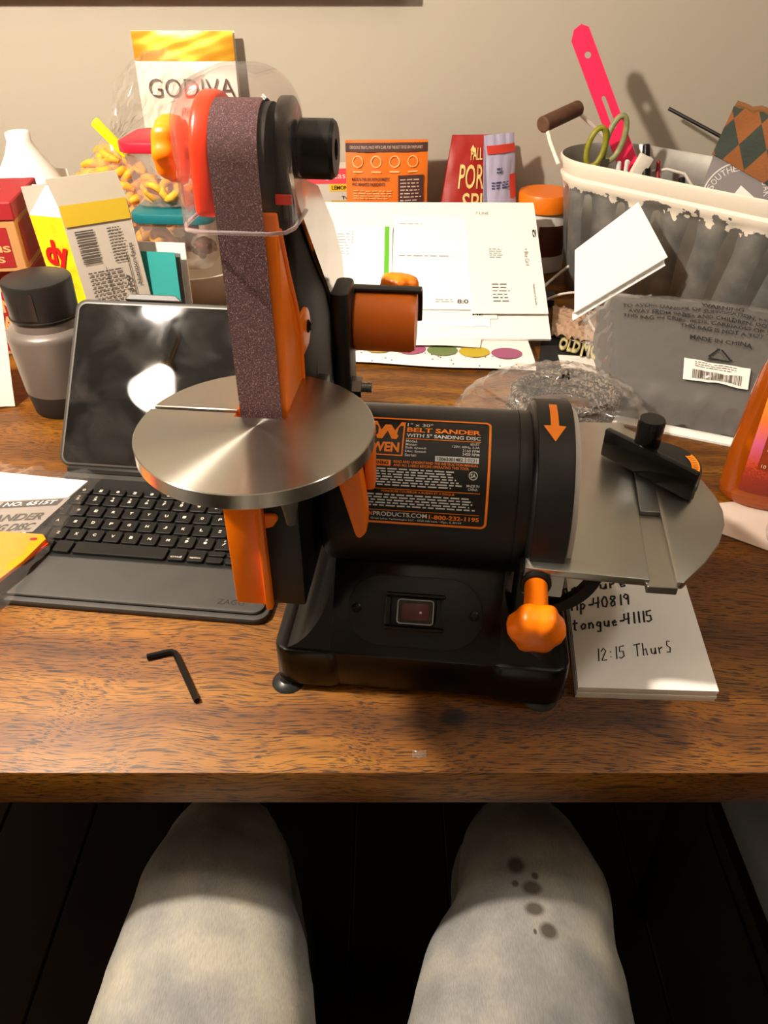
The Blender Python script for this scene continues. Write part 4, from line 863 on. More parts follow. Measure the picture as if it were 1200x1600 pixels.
def pouch(name, label, cat, loc, W_, H_, m, back=0.02, belly=0.016, topm=None, rz=0.0, lean=0.02, skew=0.0, taper=0.0):
    p = thing(name, label, cat, (loc[0], loc[1], TZ + loc[2]), rz)
    def front(u, v):
        return Vector(((u - 0.5) * W_ * (1 - taper * v) + skew * v, -belly * (math.sin(math.pi * u) ** 0.6) * (1 - v) ** 0.5 + lean * v + 0.0015 * nz(u * 2, v * 2.4, 0.6), H_ * v))
    MB().sheet(lambda u, v: front(u, v), 18, 18, 0.0012).build('front_panel', m, p, smooth=60)
    MB().sheet(lambda u, v: Vector(((u - 0.5) * W_ * (1 - taper * v) + skew * v, back * (1 - v) + lean * v + 0.0025, H_ * v)), 4, 4, 0.001).build('back_panel', m, p)
    return p, (lambda x, y: front(0.5 + x / W_, y / H_) + Vector((0, -0.0022, 0)))
def back_row():
    om = mat('pouch_orange', 'e2701c', 0.42, var=0.05)
    p, f = pouch('treat_pouch', 'orange pet treat pouch with brown panel against the back wall', 'pouch', (0.006, 1.325, 0), 0.134, 0.200, om, rz=R(3), lean=0.03)
    br = mat('pouch_brown', '4c2c26', 0.5)
    MB().rect(-0.067, 0.184, 0.067, 0.197, f, 8, 1).build('brown_band', br, p); MB().rect(0.018, 0.06, 0.060, 0.150, f, 4, 6).build('brown_panel', br, p)
    f2 = lambda x, y: f(x, y) + Vector((0, -0.0012, 0))
    pale = mat('pouch_pale_orange', 'f6b070', 0.5)
    for i in range(4):
        k = MB(); cx = -0.048 + i * 0.030
        for t in range(12): a0, a1 = R(30 * t), R(30 * t + 30); k.flat([(cx + 0.009 * math.cos(a0), 0.170 + 0.009 * math.sin(a0)), (cx + 0.009 * math.cos(a1), 0.170 + 0.009 * math.sin(a1)), (cx + 0.0072 * math.cos(a1), 0.170 + 0.0072 * math.sin(a1)), (cx + 0.0072 * math.cos(a0), 0.170 + 0.0072 * math.sin(a0))], f)
        k.rect(cx - 0.008, 0.154, cx + 0.008, 0.1565, f); k.build('round_icon', pale, p)
    MB().dashes(-0.056, 0.114, 0.066, 0.015, 4, f, 3, 0.35, 0.12).build('small_print', pale, p); MB().dashes(-0.056, 0.072, 0.066, 0.015, 4, f, 8, 0.35, 0.12).build('small_print', pale, p)
    k = MB(); k.text('MADE IN THE USA WITH DOMESTIC', -0.058, 0.142, 0.062, 0.005, f, 0.02); k.text('AND IMPORTED INGREDIENTS', -0.058, 0.1345, 0.054, 0.005, f, 0.02); k.build('dark_lettering', br, p); k = MB(); k.text('WHOLESOME, GRAIN-FREE', -0.056, 0.101, 0.052, 0.005, f, 0.02); k.text('AND 100% MOUTHWATERING', -0.056, 0.0935, 0.056, 0.005, f, 0.02); k.build('dark_lettering', br, p)
    k = MB(); k.text('DELICIOUS TREATS, MADE WITH CARE, FOR THE BEST DOGS ON THE PLANET', -0.060, 0.188, 0.118, 0.005, f2, 0.0); k.dashes(0.021, 0.064, 0.036, 0.082, 16, f2, 5, 0.35, 0.2); k.build('pale_lettering', mat('pouch_pale_print', 'cbb0a0', 0.5), p)
    # red pork rind bag
    rm = mat('bag_red', 'a32018', 0.4, var=0.08)
    p, f = pouch('pork_rind_bag', 'red snack bag lettered FALL FAVE PORK, leaning on the wall', 'bag', (0.152, 1.335, 0), 0.140, 0.203, rm, lean=0.045, skew=0.008, taper=0.36, rz=R(4))
    k = MB(); k.text('PORK', -0.042, 0.126, 0.074, 0.036, f, 0.01); k.text('SPIN', -0.030, 0.090, 0.07, 0.030, f, 0.01); k.text('FALL FAVE', -0.020, 0.168, 0.062, 0.018, f, 0.01); k.flat([(-0.022, 0.182), (-0.016, 0.190), (-0.010, 0.183), (-0.013, 0.179)], f); k.build('cream_lettering', mat('cream_print', 'e8c87a', 0.55), p)
    # lavender bag
    lm = mat('bag_lavender', 'b9b2cc', 0.5)
    p, f = pouch('lavender_bag', 'lavender and red snack bag standing before the red bag', 'bag', (0.204, 1.292, 0), 0.056, 0.212, lm, lean=0.05, skew=0.004, rz=R(28), belly=0.010)
    MB().rect(-0.027, 0.186, 0.027, 0.198, f, 4, 1).build('red_stripe', mat('bag_stripe_red', 'd2402e', 0.5), p); MB().rect(0.012, 0.12, 0.026, 0.155, f, 2, 2).build('red_stripe', mat('bag_stripe_red', 'd2402e', 0.5), p)
    k = MB(); k.dashes(-0.022, 0.135, 0.034, 0.012, 3, f, 7, 0.45, 0.25); k.dashes(-0.012, 0.157, 0.012, 0.010, 2, f, 6, 0.5, 0.4); k.build('blue_lettering', mat('navy_print', '3a3a6a', 0.6), p)
    # jars
    j = thing('orange_lid_jar', 'white plastic jar with wide orange screw lid beside the metal tub', 'jar', (0.268, 1.338, TZ))
    MB().lathe([(0, 0), (0.040, 0), (0.043, 0.003), (0.043, 0.088), (0.039, 0.095), (0.039, 0.100), (0, 0.1)], 40).build('jar_body', mat('jar_white', 'd9d2c8', 0.4), j)
    MB().lathe([(0, 0.099), (0.0445, 0.099), (0.0450, 0.101), (0.0450, 0.122), (0.0430, 0.126), (0, 0.1265)], 40).build('jar_lid', mat('lid_orange', 'f07a10', 0.4), j)
    cm = lambda x, z: Vector((0.0434 * math.sin(x / 0.0434), -0.0434 * math.cos(x / 0.0434), z))
    MB().rect(-0.012, 0.03, 0.040, 0.080, cm, 10, 1).build('jar_label', mat('jar_brown_label', '5a2a1c', 0.5), j)
    j = thing('small_glass_jar', 'small amber glass jar in front of the orange-lidded jar', 'jar', (0.230, 1.282, TZ))
    MB().lathe([(0, 0), (0.018, 0), (0.020, 0.002), (0.020, 0.070), (0.016, 0.078), (0, 0.078)], 24).build('glass_body', mat('amber_glass', 'b07030', 0.15), j)
    MB().lathe([(0, 0.077), (0.0175, 0.077), (0.018, 0.094), (0, 0.095)], 24).build('glass_lid', mat('pale_lid', 'b8a890', 0.4), j)
back_row()

def mail():
    # the pile slopes up to the back, resting on a folded printed sheet in front and a low box behind
    rise = math.atan2(0.112, 0.26); Vd = Vector((0, math.cos(rise), math.sin(rise))); Nn = Vector((0, -math.sin(rise), math.cos(rise)))
    O = Vector((0.0, 1.0, TZ + 0.012))
    def slab(name, label, x0, x1, v0, v1, n0, n1, m, rz=0.0, group=None, cat='envelope'):
        c = Vector(((x0 + x1) / 2, 0, 0)) + O + Vd * ((v0 + v1) / 2) + Nn * ((n0 + n1) / 2)
        o = MB().box(((x0 - x1) / 2, (v0 - v1) / 2, (n0 - n1) / 2), ((x1 - x0) / 2, (v1 - v0) / 2, (n1 - n0) / 2), 0.0003, 1)
        ob = thing(name, label, cat, c, 0, group); ob.rotation_euler = (rise, 0, rz)
        MBp = o.build('paper', m, ob); return ob, (lambda x, y: Vector((x - (x0 + x1) / 2, y - (v0 + v1) / 2, (n1 - n0) / 2 + 0.0004)))
    W1 = mat('envelope_white', 'ece7df', 0.75); W2 = mat('letter_white', 'f2efe9', 0.75)
    slab('large_envelope', 'large white envelope at the bottom of the sloping mail pile', -0.125, 0.233, 0.0, 0.285, 0.0, 0.004, W1, R(-0.7))
    e, f = slab('window_envelope', 'white envelope edge peeking out below the letter sheets', -0.06, 0.150, 0.022, 0.130, 0.0042, 0.0052, W2, R(-1))
    e, f = slab('window_envelope', 'second white envelope with dark marks below the letter sheets', -0.05, 0.160, 0.035, 0.140, 0.0054, 0.0064, W1, R(-0.5))
    MB().text('HE', 0.125, 0.0405, 0.015, 0.003, f, 0.03).build('dark_marks', INK, e)
    e, f = slab('striped_envelope', 'white envelope with bright green stripes on the mail pile', -0.100, 0.012, 0.05, 0.225, 0.0066, 0.0076, W2, R(-1))
    gm = mat('green_stripe', '63b52e', 0.6); MB().rect(0.000, 0.052, 0.007, 0.224, f).build('green_stripe', gm, e); MB().rect(-0.092, 0.06, -0.086, 0.224, f).build('green_stripe', gm, e)
    k = MB(); k.dashes(-0.072, 0.16, 0.02, 0.05, 8, f, 3, 0.25, 0.5); k.text('the bank', -0.050, 0.185, 0.0035, 0.03, f, 0.0, rot=-90); k.build('small_print', mat('faint_grey_print', '9a948c', 0.7), e)
    e, f = slab('letter_sheet', 'white folded letter sheet in the middle of the mail pile', 0.013, 0.140, 0.050, 0.245, 0.0078, 0.0094, W2, R(-1.5))
    fp = mat('faint_grey_print', '9a948c', 0.7); MB().dashes(0.022, 0.225, 0.04, 0.004, 1, f, 6, 0.4, 0.2).build('faint_print', fp, e); MB().dashes(0.022, 0.155, 0.085, 0.004, 1, f, 9, 0.5, 0.12).build('faint_print', fp, e); MB().dashes(0.075, 0.062, 0.026, 0.008, 2, f, 8, 0.4, 0.3).build('faint_print', fp, e)
    k = MB(); k.text('8:0', 0.106, 0.0605, 0.016, 0.0085, f, 0.03); k.build('dark_marks', mat('dark_grey_print', '5a544e', 0.7), e)
    e, f = slab('bank_letter', 'white letter with sideways print at the end of the mail pile', 0.124, 0.232, 0.040, 0.270, 0.0096, 0.0112, W1, R(-0.6))
    k = MB(); k.text('Explanation of Benefits', 0.214, 0.055, 0.004, 0.042, f, 0.0, rot=-90); k.text('7 LINE', 0.140, 0.246, 0.020, 0.006, f, 0.0); k.text('+ Blue Card', 0.208, 0.135, 0.006, 0.036, f, 0.0, rot=-90); k.dashes(0.156, 0.15, 0.02, 0.022, 5, f, 4, 0.3, 0.3); k.dashes(0.156, 0.06, 0.025, 0.04, 6, f, 5, 0.3, 0.3); k.build('small_print', mat('dark_grey_print', '5a544e', 0.7), e)
    MB().text('cv', 0.2235, 0.195, 0.006, 0.018, f, 0.03).build('scribble', INK, e)
    # low box behind that props the pile
    tag(MB().box((-0.12, 1.215, TZ), (0.20, 1.275, TZ + 0.080), 0.002).build('low_box', mat('plain_kraft_box', '7a5a3c', 0.8)), 'plain low box hidden under the back of the mail pile', 'box')
    # folded printed sheet under the front of the pile
    s = thing('folded_wrapping_sheet', 'white sheet printed with coloured balloons, folded over below the mail', 'paper', (0, 0, 0))
    prof = [(1.06, 0.0115), (0.985, 0.0110), (0.965, 0.0105), (0.948, 0.0075), (0.945, 0.0045), (0.952, 0.0015), (0.985, 0.0008), (1.06, 0.0008)]
    def fold(u, v):
        i = min(int(v * (len(prof) - 1)), len(prof) - 2); q = v * (len(prof) - 1) - i
        y = prof[i][0] * (1 - q) + prof[i + 1][0] * q; z = prof[i][1] * (1 - q) + prof[i + 1][1] * q
        x = -0.075 + 0.275 * u; return Vector((x, y - 0.03 * (u - 0.2) + 0.002 * math.sin(u * 9), TZ + z))
    MB().sheet(fold, 30, 35, 0.0005).build('sheet', mat('balloon_paper_white', 'e6e0da', 0.6), s, smooth=70)
    cols = ['7d5a8c', 'a8883c', '9c5070', '6a7a48', 'b8a028', '985070']
    for i, c in enumerate(cols):
        x = -0.05 + i * 0.043
        MB().flat([(0.021 * math.cos(R(a)), 0.017 * math.sin(R(a))) for a in range(0, 360, 20)], lambda a, b, x=x: Vector((x + a, 0.978 + b - 0.03 * ((x + 0.075) / 0.275 - 0.2), TZ + 0.0122))).build('balloon_print', mat('balloon_' + c, c, 0.6), s)
    t = MB(); q = random.Random(4)
    for i in range(26):
        u = q.random(); v = q.uniform(0.22, 0.56); p = fold(u, v) + Vector((0, -0.0006, 0.0008)); t.quad([p + Vector((-0.0016, 0, 0)), p + Vector((0, -0.0004, -0.0003)), p + Vector((0.0016, 0, 0)), p + Vector((0, 0.0012, 0.0006))])
    d = t.build('speckle_print', INK, s); d['kind'] = 'stuff'
    tag(MB().sheet(lambda u, v: Vector((0.010 + 0.12 * u + 0.01 * v, 0.978 + 0.05 * v - 0.006 * u, TZ + 0.0135 + 0.003 * math.sin(u * 3) * (1 - v))), 10, 4, 0.0006).build('paper_slip', W1), 'loose white slip between the mail and the balloon sheet', 'paper')
mail()

# ------------------------------------------------------------------ metal tub and what stands in it
TUB_C = Vector((0.446, 1.148)); TUB_A = R(-47); TUB_L, TUB_Wd = 0.245, 0.088     # centre, axis angle, half length (of the straight), half width at the rim
def stadium(hl, hw, n=96):
    pts = []
    per = 4 * hl + 2 * math.pi * hw
    for i in range(n):
        s = per * i / n
        if s < 2 * hl: pts.append((-hl + s, -hw))
        elif s < 2 * hl + math.pi * hw: a = (s - 2 * hl) / hw; pts.append((hl + hw * math.sin(a), -hw * math.cos(a)))
        elif s < 4 * hl + math.pi * hw: pts.append((hl - (s - 2 * hl - math.pi * hw), hw))
        else: a = (s - 4 * hl - math.pi * hw) / hw; pts.append((-hl - hw * math.sin(a), hw * math.cos(a)))
    return pts
def galv_mat():
    m = bpy.data.materials.new('galvanised_steel_flaking_white'); m.use_nodes = True; nt = m.node_tree; N = nt.nodes; Lk = nt.links; b = N['Principled BSDF']
    tc = N.new('ShaderNodeTexCoord'); n = N.new('ShaderNodeTexNoise'); n.inputs['Scale'].default_value = 28; n.inputs['Detail'].default_value = 6
    Lk.new(tc.outputs['Object'], n.inputs['Vector'])
    r = ramp(N, n.outputs['Fac'], Lk, [(0.3, '7c7c7a'), (0.5, '90908c'), (0.7, 'a8a59e')])
    sx = N.new('ShaderNodeSeparateXYZ'); Lk.new(tc.outputs['Object'], sx.inputs[0])
    n2 = N.new('ShaderNodeTexNoise'); n2.inputs['Scale'].default_value = 45; n2.inputs['Detail'].default_value = 4; Lk.new(tc.outputs['Object'], n2.inputs['Vector'])
    ma = N.new('ShaderNodeMath'); ma.operation = 'MULTIPLY_ADD'; ma.inputs[1].default_value = 0.09; Lk.new(n2.outputs['Fac'], ma.inputs[0]); Lk.new(sx.outputs['Z'], ma.inputs[2])
    gt = N.new('ShaderNodeMath'); gt.operation = 'GREATER_THAN'; gt.inputs[1].default_value = 0.208; Lk.new(ma.outputs[0], gt.inputs[0])
    mx = N.new('ShaderNodeMix'); mx.data_type = 'RGBA'; Lk.new(gt.outputs[0], mx.inputs[0]); Lk.new(r.outputs[0], mx.inputs[6]); mx.inputs[7].default_value = lin('e8ddcc')
    Lk.new(mx.outputs[2], b.inputs['Base Color'])
    iv = N.new('ShaderNodeMath'); iv.operation = 'MULTIPLY_ADD'; iv.inputs[1].default_value = -0.65; iv.inputs[2].default_value = 0.65; Lk.new(gt.outputs[0], iv.inputs[0]); Lk.new(iv.outputs[0], b.inputs['Metallic'])
    b.inputs['Roughness'].default_value = 0.45
    return m
def tub():
    t = thing('metal_tub', 'oval fluted galvanised tub with flaking white painted rim', 'tub', (TUB_C.x, TUB_C.y, TZ), TUB_A)
    gm = galv_mat(); n = 144; hl, hw, H_ = 0.130, TUB_Wd, 0.200
    def ring(z, grow, flute):
        pts = []
        for i, (x, y) in enumerate(stadium(hl, hw + grow, n)):
            k = abs(math.sin(i / n * math.pi * 18)) ; g = 1 - flute * (1 - k)
            pts.append((x * (1 - flute * (1 - k) * 0.2), y * g if abs(y) > 1e-6 else y, z))
        return pts
    prof = [(0.0, -0.030, 0.02), (0.004, -0.028, 0.08), (0.05, -0.020, 0.12), (0.12, -0.011, 0.12), (0.155, -0.006, 0.08), (0.164, -0.005, 0.0), (0.168, -0.001, 0), (0.175, 0.0, 0), (0.179, -0.003, 0), (0.183, 0.000, 0), (0.191, 0.001, 0), (0.195, 0.003, 0), (0.200, 0.003, 0), (0.201, 0.0005, 0), (0.198, -0.001, 0), (0.188, -0.004, 0), (0.180, -0.006, 0), (0.165, -0.009, 0), (0.06, -0.024, 0.0), (0.004, -0.032, 0.0)]
    for nm, pr, m_ in (('tub_body', prof[:14], gm), ('tub_lining', prof[13:], mat('bare_galvanised', '9a9790', 0.35, 0.8, var=0.15, vscale=30))):
        b = MB(); bm = b.bm; rows = [[bm.verts.new(p) for p in ring(*q)] for q in pr]
        for A, B in zip(rows, rows[1:]):
            for i in range(n): j = (i + 1) % n; bm.faces.new((A[i], A[j], B[j], B[i]))
        bm.faces.new(rows[0] if nm == 'tub_body' else rows[-1])
        if nm == 'tub_body': bmesh.ops.recalc_face_normals(bm, faces=bm.faces)
        b.build(nm, m_, t, smooth=40)
    # bail handle on the near-left end: two wires and a wooden grip, swung outwards
    ex = -hl - hw * 0.55; wm = mat('white_wire', 'e8dfd0', 0.4)
    gA, gB = Vector((-0.228, -0.066, 0.239)), Vector((-0.228, 0.006, 0.250))
    for p0, p1 in ((Vector((ex - 0.01, -hw * 0.88, 0.190)), gA), (Vector((ex - 0.01, hw * 0.88, 0.190)), gB)):
        MB().tube([p0, p0.lerp(p1, 0.5) + Vector((-0.004, 0, 0.002)), p1], 0.003).build('handle_wire', wm, t)
    MB().cyl(gA + (gA - gB) * 0.12, gB + (gB - gA) * 0.10, 0.0115, bevel=0.002).build('handle_grip', mat('weathered_wood', '5c3d2a', 0.7, bump=0.3, bscale=120, var=0.25, vscale=60), t)
tub()

def tub_contents():
    # pink ruler leaning on the far rim
    o = Vector((0.410, 1.190, TZ + 0.10)); tip = Vector((0.279, 1.300, TZ + 0.356)); V = (tip - o).normalized(); U = Vector((0.93, 0.10, 0.35)); U = (U - V * U.dot(V)).normalized(); Nn = U.cross(V)
    L = (tip - o).length; M = Matrix((( U.x, V.x, Nn.x, o.x), (U.y, V.y, Nn.y, o.y), (U.z, V.z, Nn.z, o.z), (0, 0, 0, 1)))
    r = thing('pink_ruler', 'flat hot pink ruler with slot and holes standing in the metal tub', 'ruler'); r.matrix_world = M
    hwid, th = 0.0145, 0.0022; b = MB()
    def notch(y0, y1, hw_, c0, c1):           # a stretch of the ruler in two halves that meet round an opening
        for sg in (-1, 1):
            inner = [(sg * hw_ * math.sin(R(a_)), c1 + hw_ * math.cos(R(a_))) for a_ in range(0, 91, 15)] + [(sg * hw_ * math.cos(R(a_)), c0 - hw_ * math.sin(R(a_))) for a_ in range(0, 91, 15)]
            b.prism([(0, y0), (sg * hwid, y0), (sg * hwid, y1), (0, y1)] + inner, 0, th, 'z')
    notch(0.08, 0.14, 0.0042, 0.112, 0.112); notch(0.14, 0.225, 0.0032, 0.166, 0.208); notch(L - 0.062, L - 0.02, 0.0048, L - 0.037, L - 0.037)
    b.box((-hwid, 0, 0), (hwid, 0.08, th)); b.box((-hwid, 0.225, 0), (hwid, L - 0.062, th))
    b.prism([(-hwid, L - 0.02), (hwid, L - 0.02), (hwid, L - 0.004), (0.006, L + 0.004), (-0.006, L + 0.0015), (-hwid, L - 0.010)], 0, th, 'z')
    b.box((hwid * 0.32, 0.0, th), (hwid * 0.40, L - 0.004, th + 0.0003))
    b.build('ruler_blade', mat('hot_pink_plastic', 'e8184e', 0.45), r)
    # scissors, handles up
    s = thing('scissors', 'pair of scissors with worn olive green handles up in the tub', 'scissors', (0.322, 1.205, TZ + 0.183), R(8))
    gm = mat('worn_olive_plastic', '86821e', 0.45, var=0.25, vscale=90); 
    def loop(cx, cz, rx, rz_, tilt): return [(cx + rx * math.cos(a) * math.cos(tilt) - rz_ * math.sin(a) * math.sin(tilt), 0, cz + rx * math.cos(a) * math.sin(tilt) + rz_ * math.sin(a) * math.cos(tilt)) for a in [2 * math.pi * i / 28 for i in range(28)]]
    MB().tube(loop(-0.0165, 0.036, 0.0125, 0.026, R(-10)), 0.0042, 8, True).build('handle_loop', gm, s, smooth=60)
    MB().tube([(x, y + 0.004, z) for x, y, z in loop(0.0125, 0.046, 0.0125, 0.030, R(-12))], 0.0044, 8, True).build('handle_loop', mat('worn_olive_grey', '8a8a5c', 0.45, var=0.3, vscale=90), s, smooth=60)
    MB().prism([(-0.006, 0.02), (0.006, 0.02), (0.003, -0.10), (-0.001, -0.11)], -0.0012, 0.0012, 'y').build('blade', STEEL, s); MB().prism([(-0.004, 0.02), (0.008, 0.02), (0.001, -0.11), (-0.003, -0.10)], 0.0014, 0.0036, 'y').build('blade', STEEL, s)
    # pens and markers
    def pen(name, label, p0, p1, r_, m, capm):
        p0, p1 = Vector(p0), Vector(p1); t = thing(name, label, 'pen', p0); d = p1 - p0
        MB().cyl((0, 0, 0), d * 0.68, r_, bevel=0.001, n=16).build('barrel', m, t); MB().cyl(d * 0.66, d, r_ * 1.1, r_ * 0.75, bevel=0.0015, n=16).build('cap', capm, t)
    pen('marker_pen', 'thick black marker standing cap up beside the pink ruler', (0.390, 1.165, TZ + 0.09), (0.378, 1.205, TZ + 0.223), 0.0068, BLACKM, mat('marker_cap_black', '0c0c0c', 0.3))
    pen('short_black_pen', 'short black pen end low inside the metal tub', (0.430, 1.13, TZ + 0.07), (0.418, 1.145, TZ + 0.192), 0.006, BLACKM, BLACKM)
    pen('red_pencil', 'red pencil behind the black marker in the tub', (0.41, 1.16, TZ + 0.06), (0.402, 1.21, TZ + 0.200), 0.004, mat('pencil_red', '8a1420', 0.4), mat('pencil_red', '8a1420', 0.4))
    pen('blue_pen', 'pale blue pen with white cap between scissors and ruler', (0.353, 1.20, TZ + 0.06), (0.346, 1.216, TZ + 0.198), 0.0045, mat('pen_blue', '3a6aa0', 0.4), mat('pen_white_cap', 'd8d4cc', 0.4))
    pen('white_pen', 'white pen end between the blue pen and ruler', (0.362, 1.20, TZ + 0.06), (0.357, 1.214, TZ + 0.200), 0.004, mat('pen_white_cap', 'd8d4cc', 0.4), mat('pen_white_cap', 'd8d4cc', 0.4))
    tag(MB().box((-0.010, -0.006, -0.05), (0.010, 0.006, 0.021), 0.0015).build('white_eraser', mat('eraser_white', 'dcd2c4', 0.7), loc=(0.3715, 1.196, TZ + 0.190), rot=(0.1, 0.35, 0)), 'white eraser block leaning against the black marker', 'eraser')
    tag(MB().tube([(0.395, 1.21, TZ + 0.185), (0.415, 1.205, TZ + 0.189), (0.44, 1.20, TZ + 0.184), (0.46, 1.19, TZ + 0.16)], 0.0022).build('white_cable', mat('cable_white', 'd8d0c4', 0.5)), 'white cable curving inside the metal tub', 'cable')
    # black rod leaning on the wall
    tag(MB().cyl((0.46, 1.385, TZ + 0.241), (0.66, 1.27, TZ + 0.155), 0.0028, n=10).build('black_rod', mat('rod_black', '15120f', 0.4)), 'thin black rod leaning from the tub towards the wall', 'rod')
    # grey gift box with argyle cloth pulled over it
    U = Vector((0.86, -0.44, -0.10)).normalized(); V = Vector((0.24, 0.25, 0.93)); V = (V - U * V.dot(U)).normalized(); Nn = U.cross(V); o = Vector((0.428, 1.135, TZ + 0.06))
    M = Matrix((( U.x, V.x, Nn.x, o.x), (U.y, V.y, Nn.y, o.y), (U.z, V.z, Nn.z, o.z), (0, 0, 0, 1)))
    g = thing('grey_gift_box', 'grey flat box with a white round emblem standing in the tub', 'box'); g.matrix_world = M
    MB().box((0, 0, -0.022), (0.135, 0.175, 0), 0.001, 1).build('box_body', mat('lavender_grey_card', '7d7474', 0.6), g)
    e = MB(); cx, cy = 0.050, 0.118
    for i in range(48):
        a0, a1 = 2 * math.pi * i / 48, 2 * math.pi * (i + 1) / 48
        e.quad([(cx + 0.047 * math.cos(a0), cy + 0.047 * math.sin(a0), 0.0006), (cx + 0.047 * math.cos(a1), cy + 0.047 * math.sin(a1), 0.0006), (cx + 0.0452 * math.cos(a1), cy + 0.0452 * math.sin(a1), 0.0006), (cx + 0.0452 * math.cos(a0), cy + 0.0452 * math.sin(a0), 0.0006)])
    S = "SOUTHERN L'OAK"
    for i, ch in enumerate(S):
        if ch in " '": continue
        a = R(172 - i * 11.8); fn = lambda x, y, a=a: Vector((cx + math.cos(a) * (0.0345 + y) + math.sin(a) * x, cy + math.sin(a) * (0.0345 + y) - math.cos(a) * x, 0.0006)); e.text(ch, -0.0032, 0, 0.0064, 0.0085, fn, 0.0)
    e.build('emblem', mat('emblem_white', 'd8d0cc', 0.6), g)
    MB().prism([(0.044, 0.118), (0.076, 0.106), (0.082, 0.118), (0.050, 0.134)], 0.0006, 0.0012, 'z').build('price_sticker', CARDW, g)
    # argyle cloth over the top
    am = bpy.data.materials.new('argyle_wool'); am.use_nodes = True; nt = am.node_tree; N = nt.nodes; Lk = nt.links; bs = N['Principled BSDF']; bs.inputs['Roughness'].default_value = 0.9
    tc = N.new('ShaderNodeTexCoord'); mp = N.new('ShaderNodeMapping'); mp.inputs['Rotation'].default_value = (0, 0, R(45)); mp.inputs['Scale'].default_value = (38, 38, 38); mp.inputs['Location'].default_value = (0.3, 0.2, 0)
    sc = N.new('ShaderNodeVectorMath'); sc.operation = 'MULTIPLY'; sc.inputs[1].default_value = (1.0, 0.62, 0.0); Lk.new(tc.outputs['Object'], sc.inputs[0]); Lk.new(sc.outputs[0], mp.inputs['Vector'])
    ck = N.new('ShaderNodeTexChecker'); ck.inputs['Scale'].default_value = 1.0; ck.inputs['Color1'].default_value = lin('8a5226'); ck.inputs['Color2'].default_value = lin('343c34'); Lk.new(mp.outputs[0], ck.inputs['Vector']); 
    nn2 = N.new('ShaderNodeTexNoise'); nn2.inputs['Scale'].default_value = 300; Lk.new(tc.outputs['Object'], nn2.inputs['Vector']); bp = N.new('ShaderNodeBump'); bp.inputs['Strength'].default_value = 0.5; bp.inputs['Distance'].default_value = 0.002; Lk.new(nn2.outputs['Fac'], bp.inputs['Height']); Lk.new(bp.outputs[0], bs.inputs['Normal']); Lk.new(ck.outputs[0], bs.inputs['Base Color'])
    a = thing('argyle_cloth', 'brown and dark green argyle wool cloth over the grey box', 'cloth'); a.matrix_world = M
    def drape(u, v):
        x = -0.002 + 0.142 * u; zf = 0.0035 + 0.0025 * nz(u, v, 0.6); top = 0.232 - 0.05 * u * u + 0.006 * nz(u, 0.3, 0.9)
        lo = 0.165 - 0.040 * u
        if v < 0.5: y = lo + (top - lo) * (v / 0.5); return Vector((x + 0.02 * (v / 0.5) * (1 - u) * 0.3, y, zf))
        y = top - (top - lo) * ((v - 0.5) / 0.5); return Vector((x + 0.02 * ((1 - v) / 0.5) * (1 - u) * 0.3, y, -0.0265 - 0.002 * nz(u, v, 0.6)))
    MB().sheet(drape, 24, 40, 0.002).build('cloth_body', am, a, smooth=60)
    MB().tube([drape(u / 12, 0.5) + Vector((0, 0.002, 0.010)) for u in range(13)], 0.0055, 8).build('rolled_hem', mat('tan_wool', '80542e', 0.9, bump=0.5, bscale=300), a)
tub_contents()

